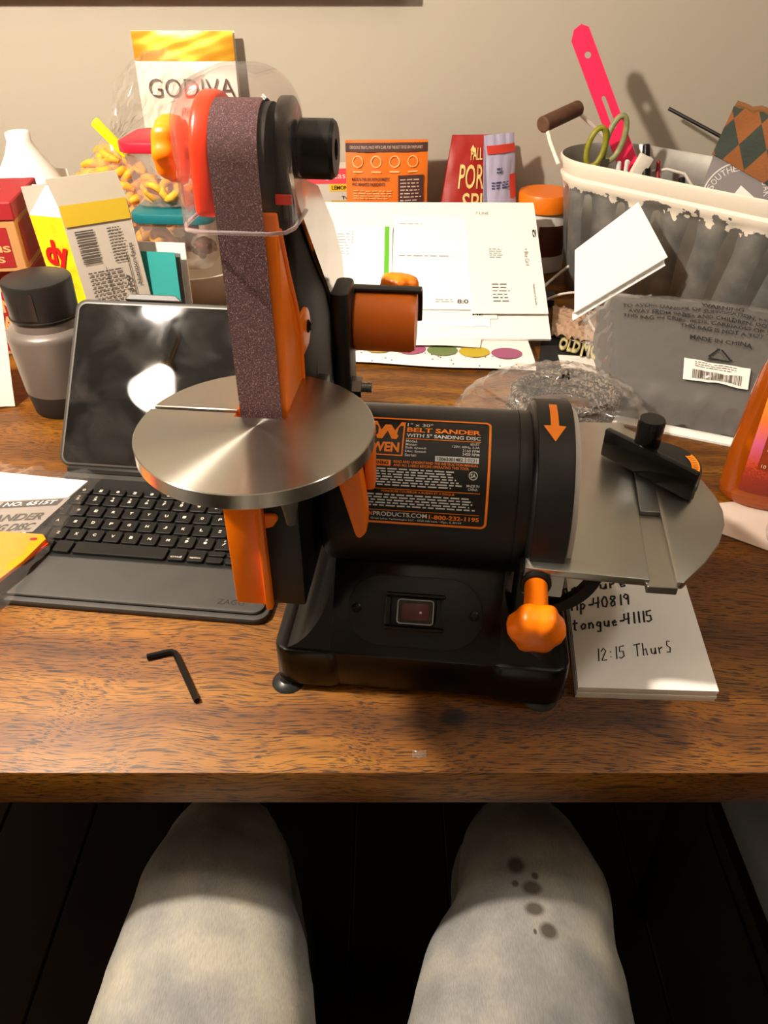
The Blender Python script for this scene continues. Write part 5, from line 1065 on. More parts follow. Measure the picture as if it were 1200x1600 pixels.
# ------------------------------------------------------------------ clutter right of the mail
def card_and_cords():
    c = thing('folded_white_card', 'plain white folded card leaning against the metal tub', 'card', (0, 0, 0))
    P = [Vector((0.276, 1.118, 0.099)), Vector((0.360, 1.135, 0.161)), Vector((0.400, 1.085, 0.100)), Vector((0.278, 1.075, 0.022))]
    eye = Vector((0, 0, 0.455)); P = [eye + (q_ - eye) * 0.955 for q_ in P]
    up = Vector((0, 0, TZ))
    def front(u, v): return up + (P[3] * (1 - u) + P[2] * u) * (1 - v) + (P[0] * (1 - u) + P[1] * u) * v
    MB().sheet(front, 6, 6, 0.0008).build('front_leaf', mat('bright_white_card', 'f4f1ec', 0.7), c)
    def roll(u, v):
        a = v * math.pi; p = front(u, 0.0); return p + Vector((0.0, 0.012 * math.sin(a) * 0.8, -0.012 * (1 - math.cos(a)) * 0.5))
    MB().sheet(roll, 6, 8, 0.0008).build('fold', mat('bright_white_card', 'f4f1ec', 0.7), c, smooth=70)
    MB().sheet(lambda u, v: front(0.05 + 0.85 * u, v * 0.75) + Vector((0.0, 0.012, -0.010)), 4, 4, 0.0006).build('back_leaf', CARDW, c)
    def cord(name, label, pts, r=0.0024, m=None):
        out = []
        pts = [Vector(p) for p in pts]
        for i in range(len(pts) - 1):
            p0, p1, p2, p3 = pts[max(i - 1, 0)], pts[i], pts[i + 1], pts[min(i + 2, len(pts) - 1)]
            for t in [k / 8 for k in range(8)]:
                out.append(0.5 * ((2 * p1) + (-p0 + p2) * t + (2 * p0 - 5 * p1 + 4 * p2 - p3) * t * t + (-p0 + 3 * p1 - 3 * p2 + p3) * t ** 3))
        out.append(pts[-1]); tag(MB().tube(out, r, 8).build(name, m or mat('cable_white', 'd8d0c4', 0.5), smooth=60), label, 'cable'); return out
    z = TZ
    cord('charging_cable', 'white charging cable looping out behind the white card', [(0.245, 1.150, z + 0.010), (0.252, 1.195, z + 0.012), (0.275, 1.225, z + 0.020), (0.30, 1.22, z + 0.045)])
    cord('thin_white_cable', 'thin white cable crossing the crumpled brown paper', [(0.232, 1.115, z + 0.020), (0.262, 1.110, z + 0.036), (0.292, 1.105, z + 0.040), (0.300, 1.085, z + 0.036), (0.290, 1.050, z + 0.030), (0.297, 1.015, z + 0.018), (0.315, 0.99, z + 0.012)], 0.0019)
    # crumpled brown packing paper
    def crump(u, v):
        x = 0.238 + 0.10 * u + 0.02 * v; y = 1.030 + 0.105 * v - 0.045 * u; q = random.Random(int(u * 1000) * 7919 + int(v * 1000))
        return Vector((x, y, TZ + 0.006 + 0.016 * math.sin(math.pi * min(1, v * 1.05)) + 0.006 * abs(nz(u * 3, v * 3, 1.0)) + 0.003 * nz(u * 6, v * 5, 1.3, 2.0)))
    tag(MB().sheet(crump, 26, 22, 0.0006).build('packing_paper', mat('brown_packing_paper', 'a98a70', 0.8), smooth=15), 'crumpled pale brown packing paper before the white card', 'paper')
    def flatp(u, v): return Vector((0.243 + 0.075 * u + 0.01 * v, 1.018 + 0.028 * v - 0.045 * u, TZ + 0.0012 + 0.002 * v))
    tag(MB().sheet(flatp, 4, 3, 0.0008).build('receipt', mat('receipt_white', 'd8cfc4', 0.75)), 'pale paper slip between the brown paper and lettered patch', 'paper')
    # small dark box with yellow mark
    b = thing('small_dark_box', 'small dark box with yellow mark beside the mail', 'box', (0.238, 1.175, TZ), R(-12))
    MB().box((-0.012, -0.02, 0), (0.030, 0.02, 0.012), 0.001).build('box_body', mat('dark_box', '23242a', 0.5), b)
    k = MB(); f = plane((0, 0, 0.012), (1, 0, 0), (0, 1, 0), 0.0004); k.text('EE', -0.004, -0.012, 0.010, 0.010, f, 0.03); k.build('yellow_mark', mat('yellow_mark', 'e0b030', 0.5), b)
    # lettered patch on black card
    p = thing('lettered_patch', 'black patch with raised cream letters in front of the packing paper', 'patch', (0, 0, 0))
    MB().prism([(0.205, 0.935), (0.262, 0.925), (0.3100, 0.9650), (0.3160, 1.0130), (0.247, 1.052), (0.225, 1.03)], TZ, TZ + 0.0022, 'z').build('black_backing', mat('black_felt', '12110f', 0.85), p)
    U = Vector((0.86, -0.50, 0)); V = Vector((0.30, 0.95, 0)); cm_ = mat('cream_rubber', 'b8ac78', 0.6)
    for tx, x0, y0, w_, h_ in (('OLD', 0.0, 0.004, 0.030, 0.040), ('MOM', 0.032, -0.002, 0.040, 0.048)):
        fn = plane((0.238, 0.980, TZ + 0.0022), U, V, 0.003); k = MB(); k.text(tx, x0, y0, w_, h_, fn, 0.04); o = k.build('raised_letters', cm_, p)
        mo = o.modifiers.new('thick', 'SOLIDIFY'); mo.thickness = 0.003; mo.offset = 1
    cl = thing('round_logo_card', 'small white card with a round black emblem beside the patch', 'card', (0, 0, 0))
    MB().prism([(0.238, 0.972), (0.284, 0.966), (0.276, 0.866), (0.232, 0.880)], TZ + 0.0024, TZ + 0.0032, 'z').build('card_body', CARDW, cl)
    k = MB(); cx, cy = 0.262, 0.892
    for r0, r1 in ((0.0135, 0.0165), (0.006, 0.007)):
        for i in range(24): a0, a1 = R(15 * i), R(15 * i + 15); k.quad([(cx + r * math.cos(a), cy + r * 1.3 * math.sin(a), TZ + 0.0036) for r, a in ((r1, a0), (r1, a1), (r0, a1), (r0, a0))])
    k.build('round_emblem', INK, cl)
card_and_cords()

def packed_garment():
    FL, FR, BR, BL = Vector((0.262, 0.812, 0)), Vector((0.470, 0.722, 0)), Vector((0.560, 0.905, 0)), Vector((0.292, 1.005, 0))
    def bil(u, v): return (FL * (1 - u) + FR * u) * (1 - v) + (BL * (1 - u) + BR * u) * v
    def hgt(v): 
        pr = [(0, 0.012), (0.04, 0.030), (0.12, 0.042), (0.5, 0.068), (0.85, 0.088), (0.95, 0.085), (1.0, 0.06)]
        for (a, h0), (b, h1) in zip(pr, pr[1:]):
            if v <= b: return h0 + (h1 - h0) * (v - a) / (b - a)
    def top(u, v): return bil(u, v) + Vector((0, 0, TZ + hgt(v) * (0.90 + 0.10 * math.sin(math.pi * u)) * (1 if 0.02 < u < 0.98 else 0.8) + 0.0012 * nz(u * 1.5, v * 2, 0.8)))
    g = thing('folded_garment', 'folded charcoal garment packed in a clear suffocation-warning bag', 'garment', (0, 0, 0))
    m = mat('charcoal_fabric', '343230', 0.8, bump=0.1, bscale=900, var=0.12, vscale=25)
    b = MB(); nu, nv = 24, 30; bm = b.bm
    T_ = [[bm.verts.new(top(i / nu, j / nv)) for i in range(nu + 1)] for j in range(nv + 1)]
    B_ = [[bm.verts.new(bil(i / nu, j / nv) + Vector((0, 0, TZ + 0.0035))) for i in range(nu + 1)] for j in range(nv + 1)]
    for j in range(nv):
        for i in range(nu):
            bm.faces.new((T_[j][i], T_[j][i + 1], T_[j + 1][i + 1], T_[j + 1][i])); bm.faces.new((B_[j][i], B_[j + 1][i], B_[j + 1][i + 1], B_[j][i + 1]))
    for i in range(nu): bm.faces.new((B_[0][i], B_[0][i + 1], T_[0][i + 1], T_[0][i])); bm.faces.new((B_[nv][i + 1], B_[nv][i], T_[nv][i], T_[nv][i + 1]))
    for j in range(nv): bm.faces.new((B_[j + 1][0], B_[j][0], T_[j][0], T_[j + 1][0])); bm.faces.new((B_[j][nu], B_[j + 1][nu], T_[j + 1][nu], T_[j][nu]))
    b.build('folded_cloth', m, g, smooth=60)
    w_ = thing('garment_bag', 'clear plastic bag with black warning print round the charcoal garment', 'plastic bag', (0, 0, 0))
    def film(u, v):
        uu, vv = -0.07 + 1.12 * u, -0.03 + 1.16 * v; p = bil(uu, vv); base = top(min(max(uu, 0), 1), min(max(vv, 0), 1)).z
        out = max(0, -uu, uu - 1, -vv, vv - 1)
        z = base + 0.005 - out * 0.35 + (0.0010 if 0.1 < v < 0.86 else 0.0035) * nz(u * 2.2, v * 2.2, 0.9) + (0.010 * nz(u * 3, v * 1.5, 1.0) if v > 0.85 else 0)
        return Vector((p.x, p.y, max(z, TZ + 0.005)))
    MB().sheet(film, 54, 54).build('bag_film', FILM, w_, smooth=60)
    def on(x, y):                                # print coordinates: x along the bag, y up the slope, metres
        u, v = x / 0.24, y / 0.20; return film((u + 0.07) / 1.12, (v + 0.03) / 1.16) + Vector((0, 0, 0.0026))
    k = MB()
    for tx, x0, y0, wd, h in (('WARNING', 0.103, 0.157, 0.044, 0.0070), ('TO AVOID DANGER OF SUFFOCATION, KEEP THIS BAG', 0.020, 0.146, 0.195, 0.0070), ('AWAY FROM BABIES AND CHILDREN. DO NOT USE', 0.026, 0.135, 0.180, 0.0070), ('THIS BAG IN CRIBS, BEDS, CARRIAGES OR PLAYPENS.', 0.020, 0.124, 0.190, 0.0070), ('THIS BAG IS NOT A TOY', 0.082, 0.113, 0.088, 0.0070), ('MADE IN CHINA', 0.093, 0.094, 0.066, 0.0070)):
        k.text(tx, x0, y0, wd, h, on, 0.012)
    k.build('warning_print', INK, w_)
    t = MB()
    tri = [(0.113, 0.066), (0.126, 0.084), (0.140, 0.066)]
    for i in range(3):
        a, c = Vector(tri[i]), Vector(tri[(i + 1) % 3]); a2, c2 = a.lerp(c, 0.12), a.lerp(c, 0.84); n = Vector((-(c - a).y, (c - a).x)).normalized() * 0.0012
        t.flat([tuple(a2 + n), tuple(a2 - n), tuple(c2 - n), tuple(c2 + n)], on); t.flat([tuple(c2 + n * 2.6), tuple(c2 - n * 2.6), tuple(a.lerp(c, 0.97))], on)
    t.build('recycling_mark', INK, w_)
    def on2(x, y): return on(x, y) + Vector((0, 0, 0.0006))
    def on3(x, y): return on(x, y) + Vector((0, 0, 0.0012))
    lb = MB().rect(0.088, 0.028, 0.160, 0.060, on2, 8, 4).build('barcode_label', CARDW, w_)
    k = MB(); k.bars(0.098, 0.031, 0.054, 0.013, on3, 5, 40); k.dashes(0.100, 0.048, 0.048, 0.010, 3, on3, 4, 0.3, 0.08); k.build('barcode', mat('barcode_dark', '4a4038', 0.7), lb)
    MB().prism([(0.258, 0.795), (0.465, 0.705), (0.49, 0.76), (0.27, 0.86)], TZ + 0.0002, TZ + 0.0028, 'z').build('paper_under_bag', PAPER)
    tag(bpy.data.objects['paper_under_bag'], 'white paper sheet peeking out under the packed garment', 'paper')
packed_garment()

def bagged_cord():
    c = thing('power_cord_coil', 'coiled black braided cord inside a small clear bag', 'cord', (0.206, 0.790, TZ))
    pts = []
    for i in range(0, 150):
        a = i / 150 * 2 * math.pi * 3.0; r = 0.052 + 0.006 * math.sin(i * 0.13); pts.append((r * 1.1 * math.cos(a), r * math.sin(a), 0.012 + 0.011 * (i / 50) + 0.003 * math.sin(a * 2)))
    m = mat('braided_cord', '1c1a18', 0.7); nt = m.node_tree; N = nt.nodes; Lk = nt.links; bs = N['Principled BSDF']
    tc = N.new('ShaderNodeTexCoord'); vo = N.new('ShaderNodeTexVoronoi'); vo.inputs['Scale'].default_value = 420; Lk.new(tc.outputs['Object'], vo.inputs['Vector'])
    r = ramp(N, vo.outputs['Color'], Lk, [(0.45, '141210'), (0.75, '8a7c6c')]); Lk.new(r.outputs[0], bs.inputs['Base Color'])
    MB().tube(pts, 0.0060, 8).build('cord', m, c, smooth=60)
    MB().tube([(0.05, -0.02, 0.012), (0.02, -0.05, 0.03), (-0.03, -0.048, 0.04), (-0.055, 0.0, 0.036)], 0.006, 8).build('cord_tail', m, c, smooth=60)
    def film(u, v):
        a = 2 * math.pi * u; r = 0.076 * math.sin(math.pi * (0.02 + 0.96 * v) / 2) ** 0.7 * (1 + 0.10 * nz(u * 2, v * 2, 0.8)); ear = max(0, math.cos(a - R(165))) ** 8 * 0.045 * v + max(0, math.cos(a + R(30))) ** 10 * 0.03 * v
        return Vector(((r + ear) * math.cos(a) * 1.05, (r + ear) * math.sin(a) * 0.92, 0.058 * (1 - v ** 2.5) + 0.004 + 0.006 * nz(u * 3, v * 3, 0.9) * (1 - v * 0.7)))
    tag(MB().sheet(film, 60, 22, closed_u=True).build('small_clear_bag', FILM, loc=(0.206, 0.790, TZ), smooth=60), 'small crinkled clear bag holding the coiled black cord', 'plastic bag')
bagged_cord()

def soap_bottles():
    tag(MB().sheet(lambda u, v: Vector((0.318 + 0.17 * u + 0.012 * v, 0.598 - 0.075 * u + 0.15 * (v - 0.35) * (0.3 + u), TZ + 0.001 + 0.001 * abs(nz(u, v, 0.5)))), 12, 10, 0.0008).build('napkin', mat('napkin_pinkish', 'c9b6a8', 0.85)), 'crumpled pale napkin under the amber soap bottle', 'napkin')
    b = thing('soap_bottle', 'clear bottle of amber liquid soap with pink and orange label', 'bottle', (0.390, 0.640, TZ + 0.0028), R(-10))
    # flattened oval bottle: scale the lathe in depth
    S = Matrix.Diagonal((1.0, 0.62, 1.0, 1.0))
    prof = [(0, 0), (0.044, 0), (0.0475, 0.004), (0.0485, 0.012), (0.0480, 0.05), (0.0455, 0.10), (0.0420, 0.135), (0.0385, 0.146), (0.028, 0.155), (0.016, 0.162), (0.0145, 0.170), (0.0145, 0.190), (0, 0.190)]
    am = mat('amber_soap_body', 'c8600a', 0.08, spec=0.6, coat=0.6, trans=0.6, ior=1.3)
    MB().lathe(prof, 48, S).build('bottle_body', am, b, smooth=50)
    MB().lathe([(0, 0.189), (0.0165, 0.189), (0.0165, 0.212), (0.012, 0.214), (0.006, 0.216), (0.005, 0.235), (0, 0.235)], 24).build('pump_collar', mat('clear_white_cap', 'e0ddd8', 0.3), b)
    def bf(x, z):
        r = 0.0485
        for (r0, z0), (r1, z1) in zip(prof[3:], prof[4:]):
            if z0 <= z <= z1: r = r0 + (r1 - r0) * (z - z0) / (z1 - z0)
        th = x / r; return Vector(((r + 0.0006) * math.sin(th), -(r + 0.0006) * 0.62 * math.cos(th) - 0.0004, z))
    lm = bpy.data.materials.new('gradient_label'); lm.use_nodes = True; nt = lm.node_tree; N = nt.nodes; Lk = nt.links; bs = N['Principled BSDF']; bs.inputs['Roughness'].default_value = 0.45
    tc = N.new('ShaderNodeTexCoord'); sx = N.new('ShaderNodeSeparateXYZ'); Lk.new(tc.outputs['Object'], sx.inputs[0]); mr = N.new('ShaderNodeMapRange'); mr.inputs[1].default_value = 0.02; mr.inputs[2].default_value = 0.12; Lk.new(sx.outputs['Z'], mr.inputs[0])
    r = ramp(N, mr.outputs[0], Lk, [(0.0, '8a2a1a'), (0.3, 'c84a2a'), (0.5, 'd8608a'), (0.75, 'f07a30'), (1.0, 'f79420')])
    vo = N.new('ShaderNodeTexVoronoi'); vo.inputs['Scale'].default_value = 520; Lk.new(tc.outputs['Object'], vo.inputs['Vector'])
    lt = N.new('ShaderNodeMath'); lt.operation = 'MULTIPLY_ADD'; lt.inputs[1].default_value = -2.2; lt.inputs[2].default_value = 1.0; Lk.new(mr.outputs[0], lt.inputs[0])
    gt = N.new('ShaderNodeMath'); gt.operation = 'LESS_THAN'; Lk.new(vo.outputs['Distance'], gt.inputs[0]); Lk.new(lt.outputs[0], gt.inputs[1])
    mx = N.new('ShaderNodeMix'); mx.data_type = 'RGBA'; Lk.new(gt.outputs[0], mx.inputs[0]); Lk.new(r.outputs[0], mx.inputs[6]); mx.inputs[7].default_value = lin('7a2416'); mf = N.new('ShaderNodeMath'); mf.operation = 'MULTIPLY'; mf.inputs[1].default_value = 0.5; Lk.new(gt.outputs[0], mf.inputs[0]); Lk.new(mf.outputs[0], mx.inputs[0])
    Lk.new(mx.outputs[2], bs.inputs['Base Color'])
    L = MB(); L.rect(-0.040, 0.018, -0.028, 0.122, bf, 4, 14); L.rect(-0.028, 0.018, 0.030, 0.045, bf, 14, 5); L.rect(0.020, 0.045, 0.030, 0.122, bf, 4, 12); L.rect(-0.028, 0.112, 0.020, 0.122, bf, 10, 2); L.build('label_frame', lm, b)
    MB().rect(-0.028, 0.045, 0.020, 0.112, lambda x, z: bf(x, z) + Vector((0, 0.0002, 0)), 10, 8).build('label_panel', mat('label_rust', '94380c', 0.5), b)
    k = MB(); bf2 = lambda x, z: bf(x, z) + Vector((0, -0.0005, 0)); k.text('10 FL OZ', -0.025, 0.048, 0.022, 0.0035, bf2); k.text('MANGO', -0.024, 0.066, 0.034, 0.010, bf2, 0.02); k.build('label_lettering', mat('label_pale_print', 'f0d8c0', 0.5), b)
    c = thing('clear_bottle', 'rounded clear plastic bottle on the napkin before the soap bottle', 'bottle', (0.386, 0.560, TZ + 0.0028))
    MB().lathe([(0, 0), (0.022, 0), (0.027, 0.003), (0.029, 0.010), (0.029, 0.055), (0.024, 0.068), (0.012, 0.074), (0.012, 0.082), (0, 0.082)], 36).build('bottle_body', clear_mat('clear_bottle_plastic', tint=(0.93, 0.90, 0.92), haze=0.22, gloss=0.05, rough=0.1, hazecol=(0.75, 0.7, 0.72)), c, smooth=60)
    MB().lathe([(0, 0.081), (0.013, 0.081), (0.013, 0.098), (0, 0.099)], 24).build('bottle_cap', mat('clear_white_cap', 'e0ddd8', 0.3), c)
soap_bottles()

def notepad():
    n = thing('notepad', 'white paper notepad with handwritten numbers under the disc table', 'notepad', (0, 0, 0))
    P = [(0.1435, 0.3810), (0.2465, 0.3770), (0.2650, 0.5480), (0.1640, 0.5530)]
    for k in range(4):
        d = 0.0006 * (k % 2); MB().prism([(x + d, y - d * 0.5) for x, y in P], TZ + 0.0030 * k, TZ + 0.0030 * k + 0.0026, 'z').build('page_block', PAPER, n)
    top = TZ + 0.0030 * 3 + 0.0026
    U = Vector((1.0, 0.16, 0)).normalized(); V = Vector((0.06, 0.99, 0)).normalized(); O = Vector((0.1455, 0.3790, top))
    # stroke letters, unit height 1, unit advance ~0.7
    G = {'l': [[(0.3, 1), (0.3, 0)]], 'i': [[(0.3, 0.55), (0.3, 0)], [(0.3, 0.75), (0.3, 0.8)]], 'p': [[(0.15, 0.55), (0.15, -0.4)], [(0.15, 0.45), (0.35, 0.55), (0.5, 0.35), (0.35, 0.05), (0.15, 0.1)]], '-': [[(0.1, 0.35), (0.5, 0.37)]],
         '4': [[(0.1, 0.95), (0.08, 0.45), (0.55, 0.5)], [(0.5, 1), (0.45, 0)]], '0': [[(0.3, 1), (0.08, 0.6), (0.15, 0.1), (0.4, 0), (0.55, 0.45), (0.45, 0.9), (0.3, 1)]], '8': [[(0.5, 0.9), (0.2, 0.95), (0.12, 0.7), (0.45, 0.4), (0.45, 0.1), (0.2, 0), (0.1, 0.25), (0.5, 0.75), (0.5, 0.9)]], '1': [[(0.3, 1), (0.28, 0)]], '9': [[(0.5, 0.85), (0.25, 1), (0.1, 0.75), (0.3, 0.5), (0.5, 0.8), (0.45, 0)]], '5': [[(0.55, 1), (0.15, 0.95), (0.12, 0.55), (0.45, 0.55), (0.5, 0.15), (0.2, 0), (0.05, 0.1)]], '2': [[(0.08, 0.75), (0.3, 1), (0.5, 0.75), (0.1, 0.02), (0.55, 0.02)]], ':': [[(0.2, 0.2), (0.2, 0.24)], [(0.2, 0.6), (0.2, 0.64)]],
         't': [[(0.25, 0.9), (0.25, 0.05), (0.4, 0)], [(0.05, 0.6), (0.5, 0.62)]], 'o': [[(0.3, 0.5), (0.1, 0.3), (0.2, 0.02), (0.45, 0.1), (0.5, 0.4), (0.3, 0.5)]], 'n': [[(0.1, 0.5), (0.12, 0)], [(0.12, 0.35), (0.35, 0.52), (0.48, 0.3), (0.48, 0)]], 'g': [[(0.45, 0.45), (0.2, 0.5), (0.1, 0.2), (0.35, 0.1), (0.47, 0.45), (0.42, -0.35), (0.1, -0.3)]], 'u': [[(0.1, 0.5), (0.12, 0.1), (0.35, 0.02), (0.48, 0.3), (0.5, 0.5), (0.5, 0)]], 'e': [[(0.12, 0.25), (0.45, 0.32), (0.35, 0.5), (0.12, 0.35), (0.2, 0.02), (0.5, 0.08)]],
         'T': [[(0.0, 0.95), (0.6, 1)], [(0.3, 0.97), (0.28, 0)]], 'h': [[(0.1, 1), (0.1, 0)], [(0.1, 0.4), (0.35, 0.55), (0.45, 0.0)]], 'r': [[(0.1, 0.5), (0.12, 0)], [(0.12, 0.35), (0.4, 0.5)]], 's': [[(0.45, 0.9), (0.2, 0.95), (0.15, 0.6), (0.42, 0.35), (0.35, 0), (0.05, 0.05)]], 'm': [[(0.05, 0.5), (0.06, 0)], [(0.06, 0.4), (0.2, 0.5), (0.28, 0)], [(0.28, 0.4), (0.42, 0.5), (0.52, 0)]], 'a': [[(0.45, 0.45), (0.15, 0.45), (0.1, 0.1), (0.35, 0.05), (0.47, 0.45), (0.5, 0)]], 'c': [[(0.48, 0.45), (0.2, 0.5), (0.1, 0.2), (0.25, 0.0), (0.5, 0.1)]], ' ': []}
    def write(tx, x, y, h, wd, r=0.00065):
        b = MB(); q = random.Random(len(tx))
        for ch in tx:
            for st in G.get(ch, []):
                pts = [O + U * (x + p[0] * wd + p[1] * h * 0.12) + V * (y + p[1] * h) + Vector((0, 0, 0.0002)) for p in st]; b.tube(pts, r, 5)
            x += wd * (0.45 if ch in 'il1:-' else 0.72)
        return b
    for tx, x, y, h, wd, r in (('measure', -0.002, 0.104, 0.0115, 0.0120, 0.0009), ('lip-40819', 0.002, 0.082, 0.0125, 0.0102, 0.0008), ('tongue-41115', 0.002, 0.0595, 0.0125, 0.0092, 0.0008), ('12:15 Thurs', 0.016, 0.0245, 0.0125, 0.0090, 0.0005)):
        write(tx, x, y, h, wd, r).build('handwriting', INK, n)
notepad()

# ------------------------------------------------------------------ the sitter's legs and the neighbouring chair
def person():
    p = None
    def limb(b, secs, n=24):                     # (centre, half width, half height, tilt direction) sections lofted
        bm = b.bm; rows = []
        for c, hw_, hh, nrm in secs:
            d = Vector(nrm).normalized(); side = Vector((1, 0, 0)); up = side.cross(d).normalized() * -1
            if up.z < 0 and abs(d.z) < 0.9: up = -up
            rows.append([bm.verts.new(Vector(c) + side * hw_ * math.cos(2 * math.pi * k / n) + up * hh * math.sin(2 * math.pi * k / n)) for k in range(n)])
        for A, B in zip(rows, rows[1:]):
            for k in range(n): bm.faces.new((A[k], A[(k + 1) % n], B[(k + 1) % n], B[k]))
        bm.faces.new(rows[0]); bm.faces.new(rows[-1])
    b = MB()
    for sx, knee_x, tx in ((-1, -0.150, -0.134), (1, 0.132, 0.099)):
        limb(b, [((sx * 0.085, -0.36, 0.555), 0.10, 0.085, (0, 1, 0)), ((sx * 0.10, -0.22, 0.555), 0.105, 0.085, (0, 1, 0)), ((tx * 0.95, -0.02, 0.553), 0.096, 0.080, (0, 1, 0)),
                 ((tx, 0.22, 0.545), 0.089, 0.073, (0, 1, -0.02)), ((knee_x * 0.4 + tx * 0.6, 0.29, 0.540), 0.080, 0.069, (0, 1, -0.06)), ((knee_x, 0.345, 0.528), 0.067, 0.066, (0, 1, -0.25)), ((knee_x, 0.395, 0.500), 0.059, 0.066, (0, 1, -0.9)),
                 ((knee_x, 0.410, 0.44), 0.060, 0.064, (0, 0.1, -1)), ((knee_x, 0.405, 0.30), 0.062, 0.066, (0, 0, -1)), ((knee_x, 0.395, 0.15), 0.060, 0.066, (0, 0, -1)), ((knee_x, 0.395, 0.075), 0.062, 0.070, (0, 0, -1))])
    limb(b, [((0, -0.40, 0.47), 0.19, 0.10, (0, 0, 1)), ((0, -0.38, 0.56), 0.195, 0.115, (0, 0, 1)), ((0, -0.37, 0.68), 0.175, 0.11, (0, 0, 1)), ((0, -0.37, 0.76), 0.165, 0.105, (0, 0, 1))])
    bmesh.ops.recalc_face_normals(b.bm, faces=b.bm.faces)
    m = bpy.data.materials.new('bleached_denim'); m.use_nodes = True; nt = m.node_tree; N = nt.nodes; Lk = nt.links; bs = N['Principled BSDF']; bs.inputs['Roughness'].default_value = 0.9
    tc = N.new('ShaderNodeTexCoord'); n1 = N.new('ShaderNodeTexNoise'); n1.inputs['Scale'].default_value = 14; n1.inputs['Detail'].default_value = 6; Lk.new(tc.outputs['Object'], n1.inputs['Vector'])
    r = ramp(N, n1.outputs['Fac'], Lk, [(0.3, '70706f'), (0.5, '8c8a86'), (0.68, 'aaa496')])
    mp = N.new('ShaderNodeMapping'); mp.inputs['Scale'].default_value = (1700, 170, 900); mp.inputs['Rotation'].default_value = (0, 0, 0.06); Lk.new(tc.outputs['Object'], mp.inputs['Vector'])
    n2 = N.new('ShaderNodeTexNoise'); n2.inputs['Scale'].default_value = 1.0; n2.inputs['Detail'].default_value = 2; Lk.new(mp.outputs[0], n2.inputs['Vector'])
    r2 = ramp(N, n2.outputs['Fac'], Lk, [(0.32, 'dcdee0'), (0.62, 'ffffff')])
    mx = N.new('ShaderNodeMix'); mx.data_type = 'RGBA'; mx.blend_type = 'MULTIPLY'; mx.inputs[0].default_value = 0.8; Lk.new(r.outputs[0], mx.inputs[6]); Lk.new(r2.outputs[0], mx.inputs[7])
    last = mx.outputs[2]
    # dark drips on the right thigh
    for (x, y, rx, ry) in STAINS:
        mq = N.new('ShaderNodeMapping'); mq.inputs['Location'].default_value = (-x / rx, -y / ry, 0); mq.inputs['Scale'].default_value = (1 / rx, 1 / ry, 0); Lk.new(tc.outputs['Object'], mq.inputs['Vector'])
        ln = N.new('ShaderNodeVectorMath'); ln.operation = 'LENGTH'; Lk.new(mq.outputs[0], ln.inputs[0])
        rr = ramp(N, ln.outputs['Value'], Lk, [(0.55, '8f867c'), (1.0, 'ffffff')])
        mm = N.new('ShaderNodeMix'); mm.data_type = 'RGBA'; mm.blend_type = 'MULTIPLY'; mm.inputs[0].default_value = 1.0; Lk.new(last, mm.inputs[6]); Lk.new(rr.outputs[0], mm.inputs[7]); last = mm.outputs[2]
    Lk.new(last, bs.inputs['Base Color'])
    bp = N.new('ShaderNodeBump'); bp.inputs['Strength'].default_value = 0.12; bp.inputs['Distance'].default_value = 0.0005; Lk.new(n2.outputs['Fac'], bp.inputs['Height']); Lk.new(bp.outputs[0], bs.inputs['Normal'])
    o = b.build('person', m, smooth=180)
    rm = o.modifiers.new('skin', 'REMESH'); rm.mode = 'VOXEL'; rm.voxel_size = 0.008; rm.use_smooth_shade = True
    sm = o.modifiers.new('soft', 'SMOOTH'); sm.factor = 0.5; sm.iterations = 6
    tx = bpy.data.textures.new('folds', 'CLOUDS'); tx.noise_scale = 0.08; dm = o.modifiers.new('wrinkles', 'DISPLACE'); dm.texture = tx; dm.strength = 0.010; dm.mid_level = 0.5
    tag(o, 'seated person in bleached denim jeans, knees under the table', 'person')
    st = mat('denim_seam', '8b8d8c', 0.9, bump=0.4, bscale=300)
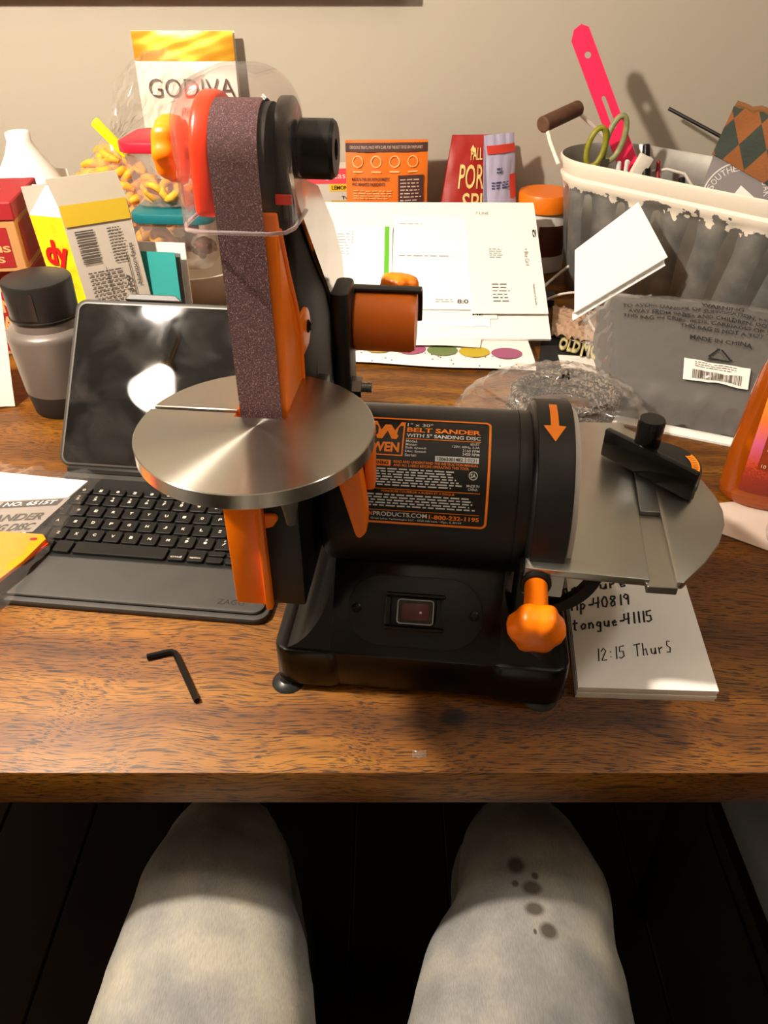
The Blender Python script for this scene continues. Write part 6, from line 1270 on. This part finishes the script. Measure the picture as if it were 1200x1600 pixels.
    for sx, pts in ((-1, [(-0.212, 0.10, 0.545), (-0.209, 0.2, 0.540), (-0.206, 0.27, 0.536), (-0.207, 0.32, 0.530)]), (1, [(0.180, 0.10, 0.545), (0.180, 0.2, 0.540), (0.186, 0.27, 0.536), (0.192, 0.32, 0.530)])):
        MB().tube(pts, 0.0035, 6).build('side_seam', st, o)
    for x in (-0.146, 0.134):
        sh = MB().prism([(-0.045, -0.16), (0.045, -0.16), (0.05, 0.02), (0.042, 0.10), (0.0, 0.125), (-0.042, 0.10), (-0.05, 0.02), ], 0.0, 0.075, 'z', 0.022, 3).build('shoe', mat('dark_shoe', '1a1816', 0.6), o, loc=(x, 0.46, 0.0005))
STAINS = [(0.1085, 0.3350, 0.0085, 0.0105), (0.1175, 0.3130, 0.0100, 0.0080), (0.1160, 0.2940, 0.0095, 0.0075), (0.1235, 0.2760, 0.0085, 0.0085), (0.1050, 0.3170, 0.0035, 0.0040), (0.1220, 0.3240, 0.0035, 0.0045), (0.1130, 0.2750, 0.0017, 0.0030)]
person()

def chair():
    c = thing('dining_chair', 'dark wooden chair with grey-blue seat pad tucked under the table', 'chair', (0.60, 0.42, 0))
    dw = mat('dark_chair_wood', '1e130c', 0.45, var=0.2)
    MB().prism(rrect(-0.225, -0.21, 0.225, 0.21, 0.03), 0.425, 0.470, 'z', 0.014, 3).build('seat_pad', mat('grey_blue_fabric', '9aa0ac', 0.9, bump=0.2, bscale=500), c)
    MB().box((-0.215, -0.20, 0.385), (0.215, 0.20, 0.425), 0.004).build('seat_frame', dw, c)
    for x in (-0.19, 0.19):
        MB().box((x - 0.018, 0.155, 0), (x + 0.018, 0.191, 0.386), 0.003).build('leg', dw, c)
        MB().box((x - 0.018, -0.206, 0), (x + 0.018, -0.170, 0.386), 0.003).build('leg', dw, c)
        MB().tube([(x, -0.188, 0.42), (x, -0.205, 0.60), (x, -0.235, 0.80), (x, -0.275, 0.98)], 0.017, 8).build('back_post', dw, c)
    MB().box((-0.172, -0.272, 0.88), (0.172, -0.252, 0.96), 0.004).build('back_rail', dw, c); MB().box((-0.172, -0.222, 0.64), (0.172, -0.204, 0.69), 0.004).build('back_rail', dw, c)
chair()
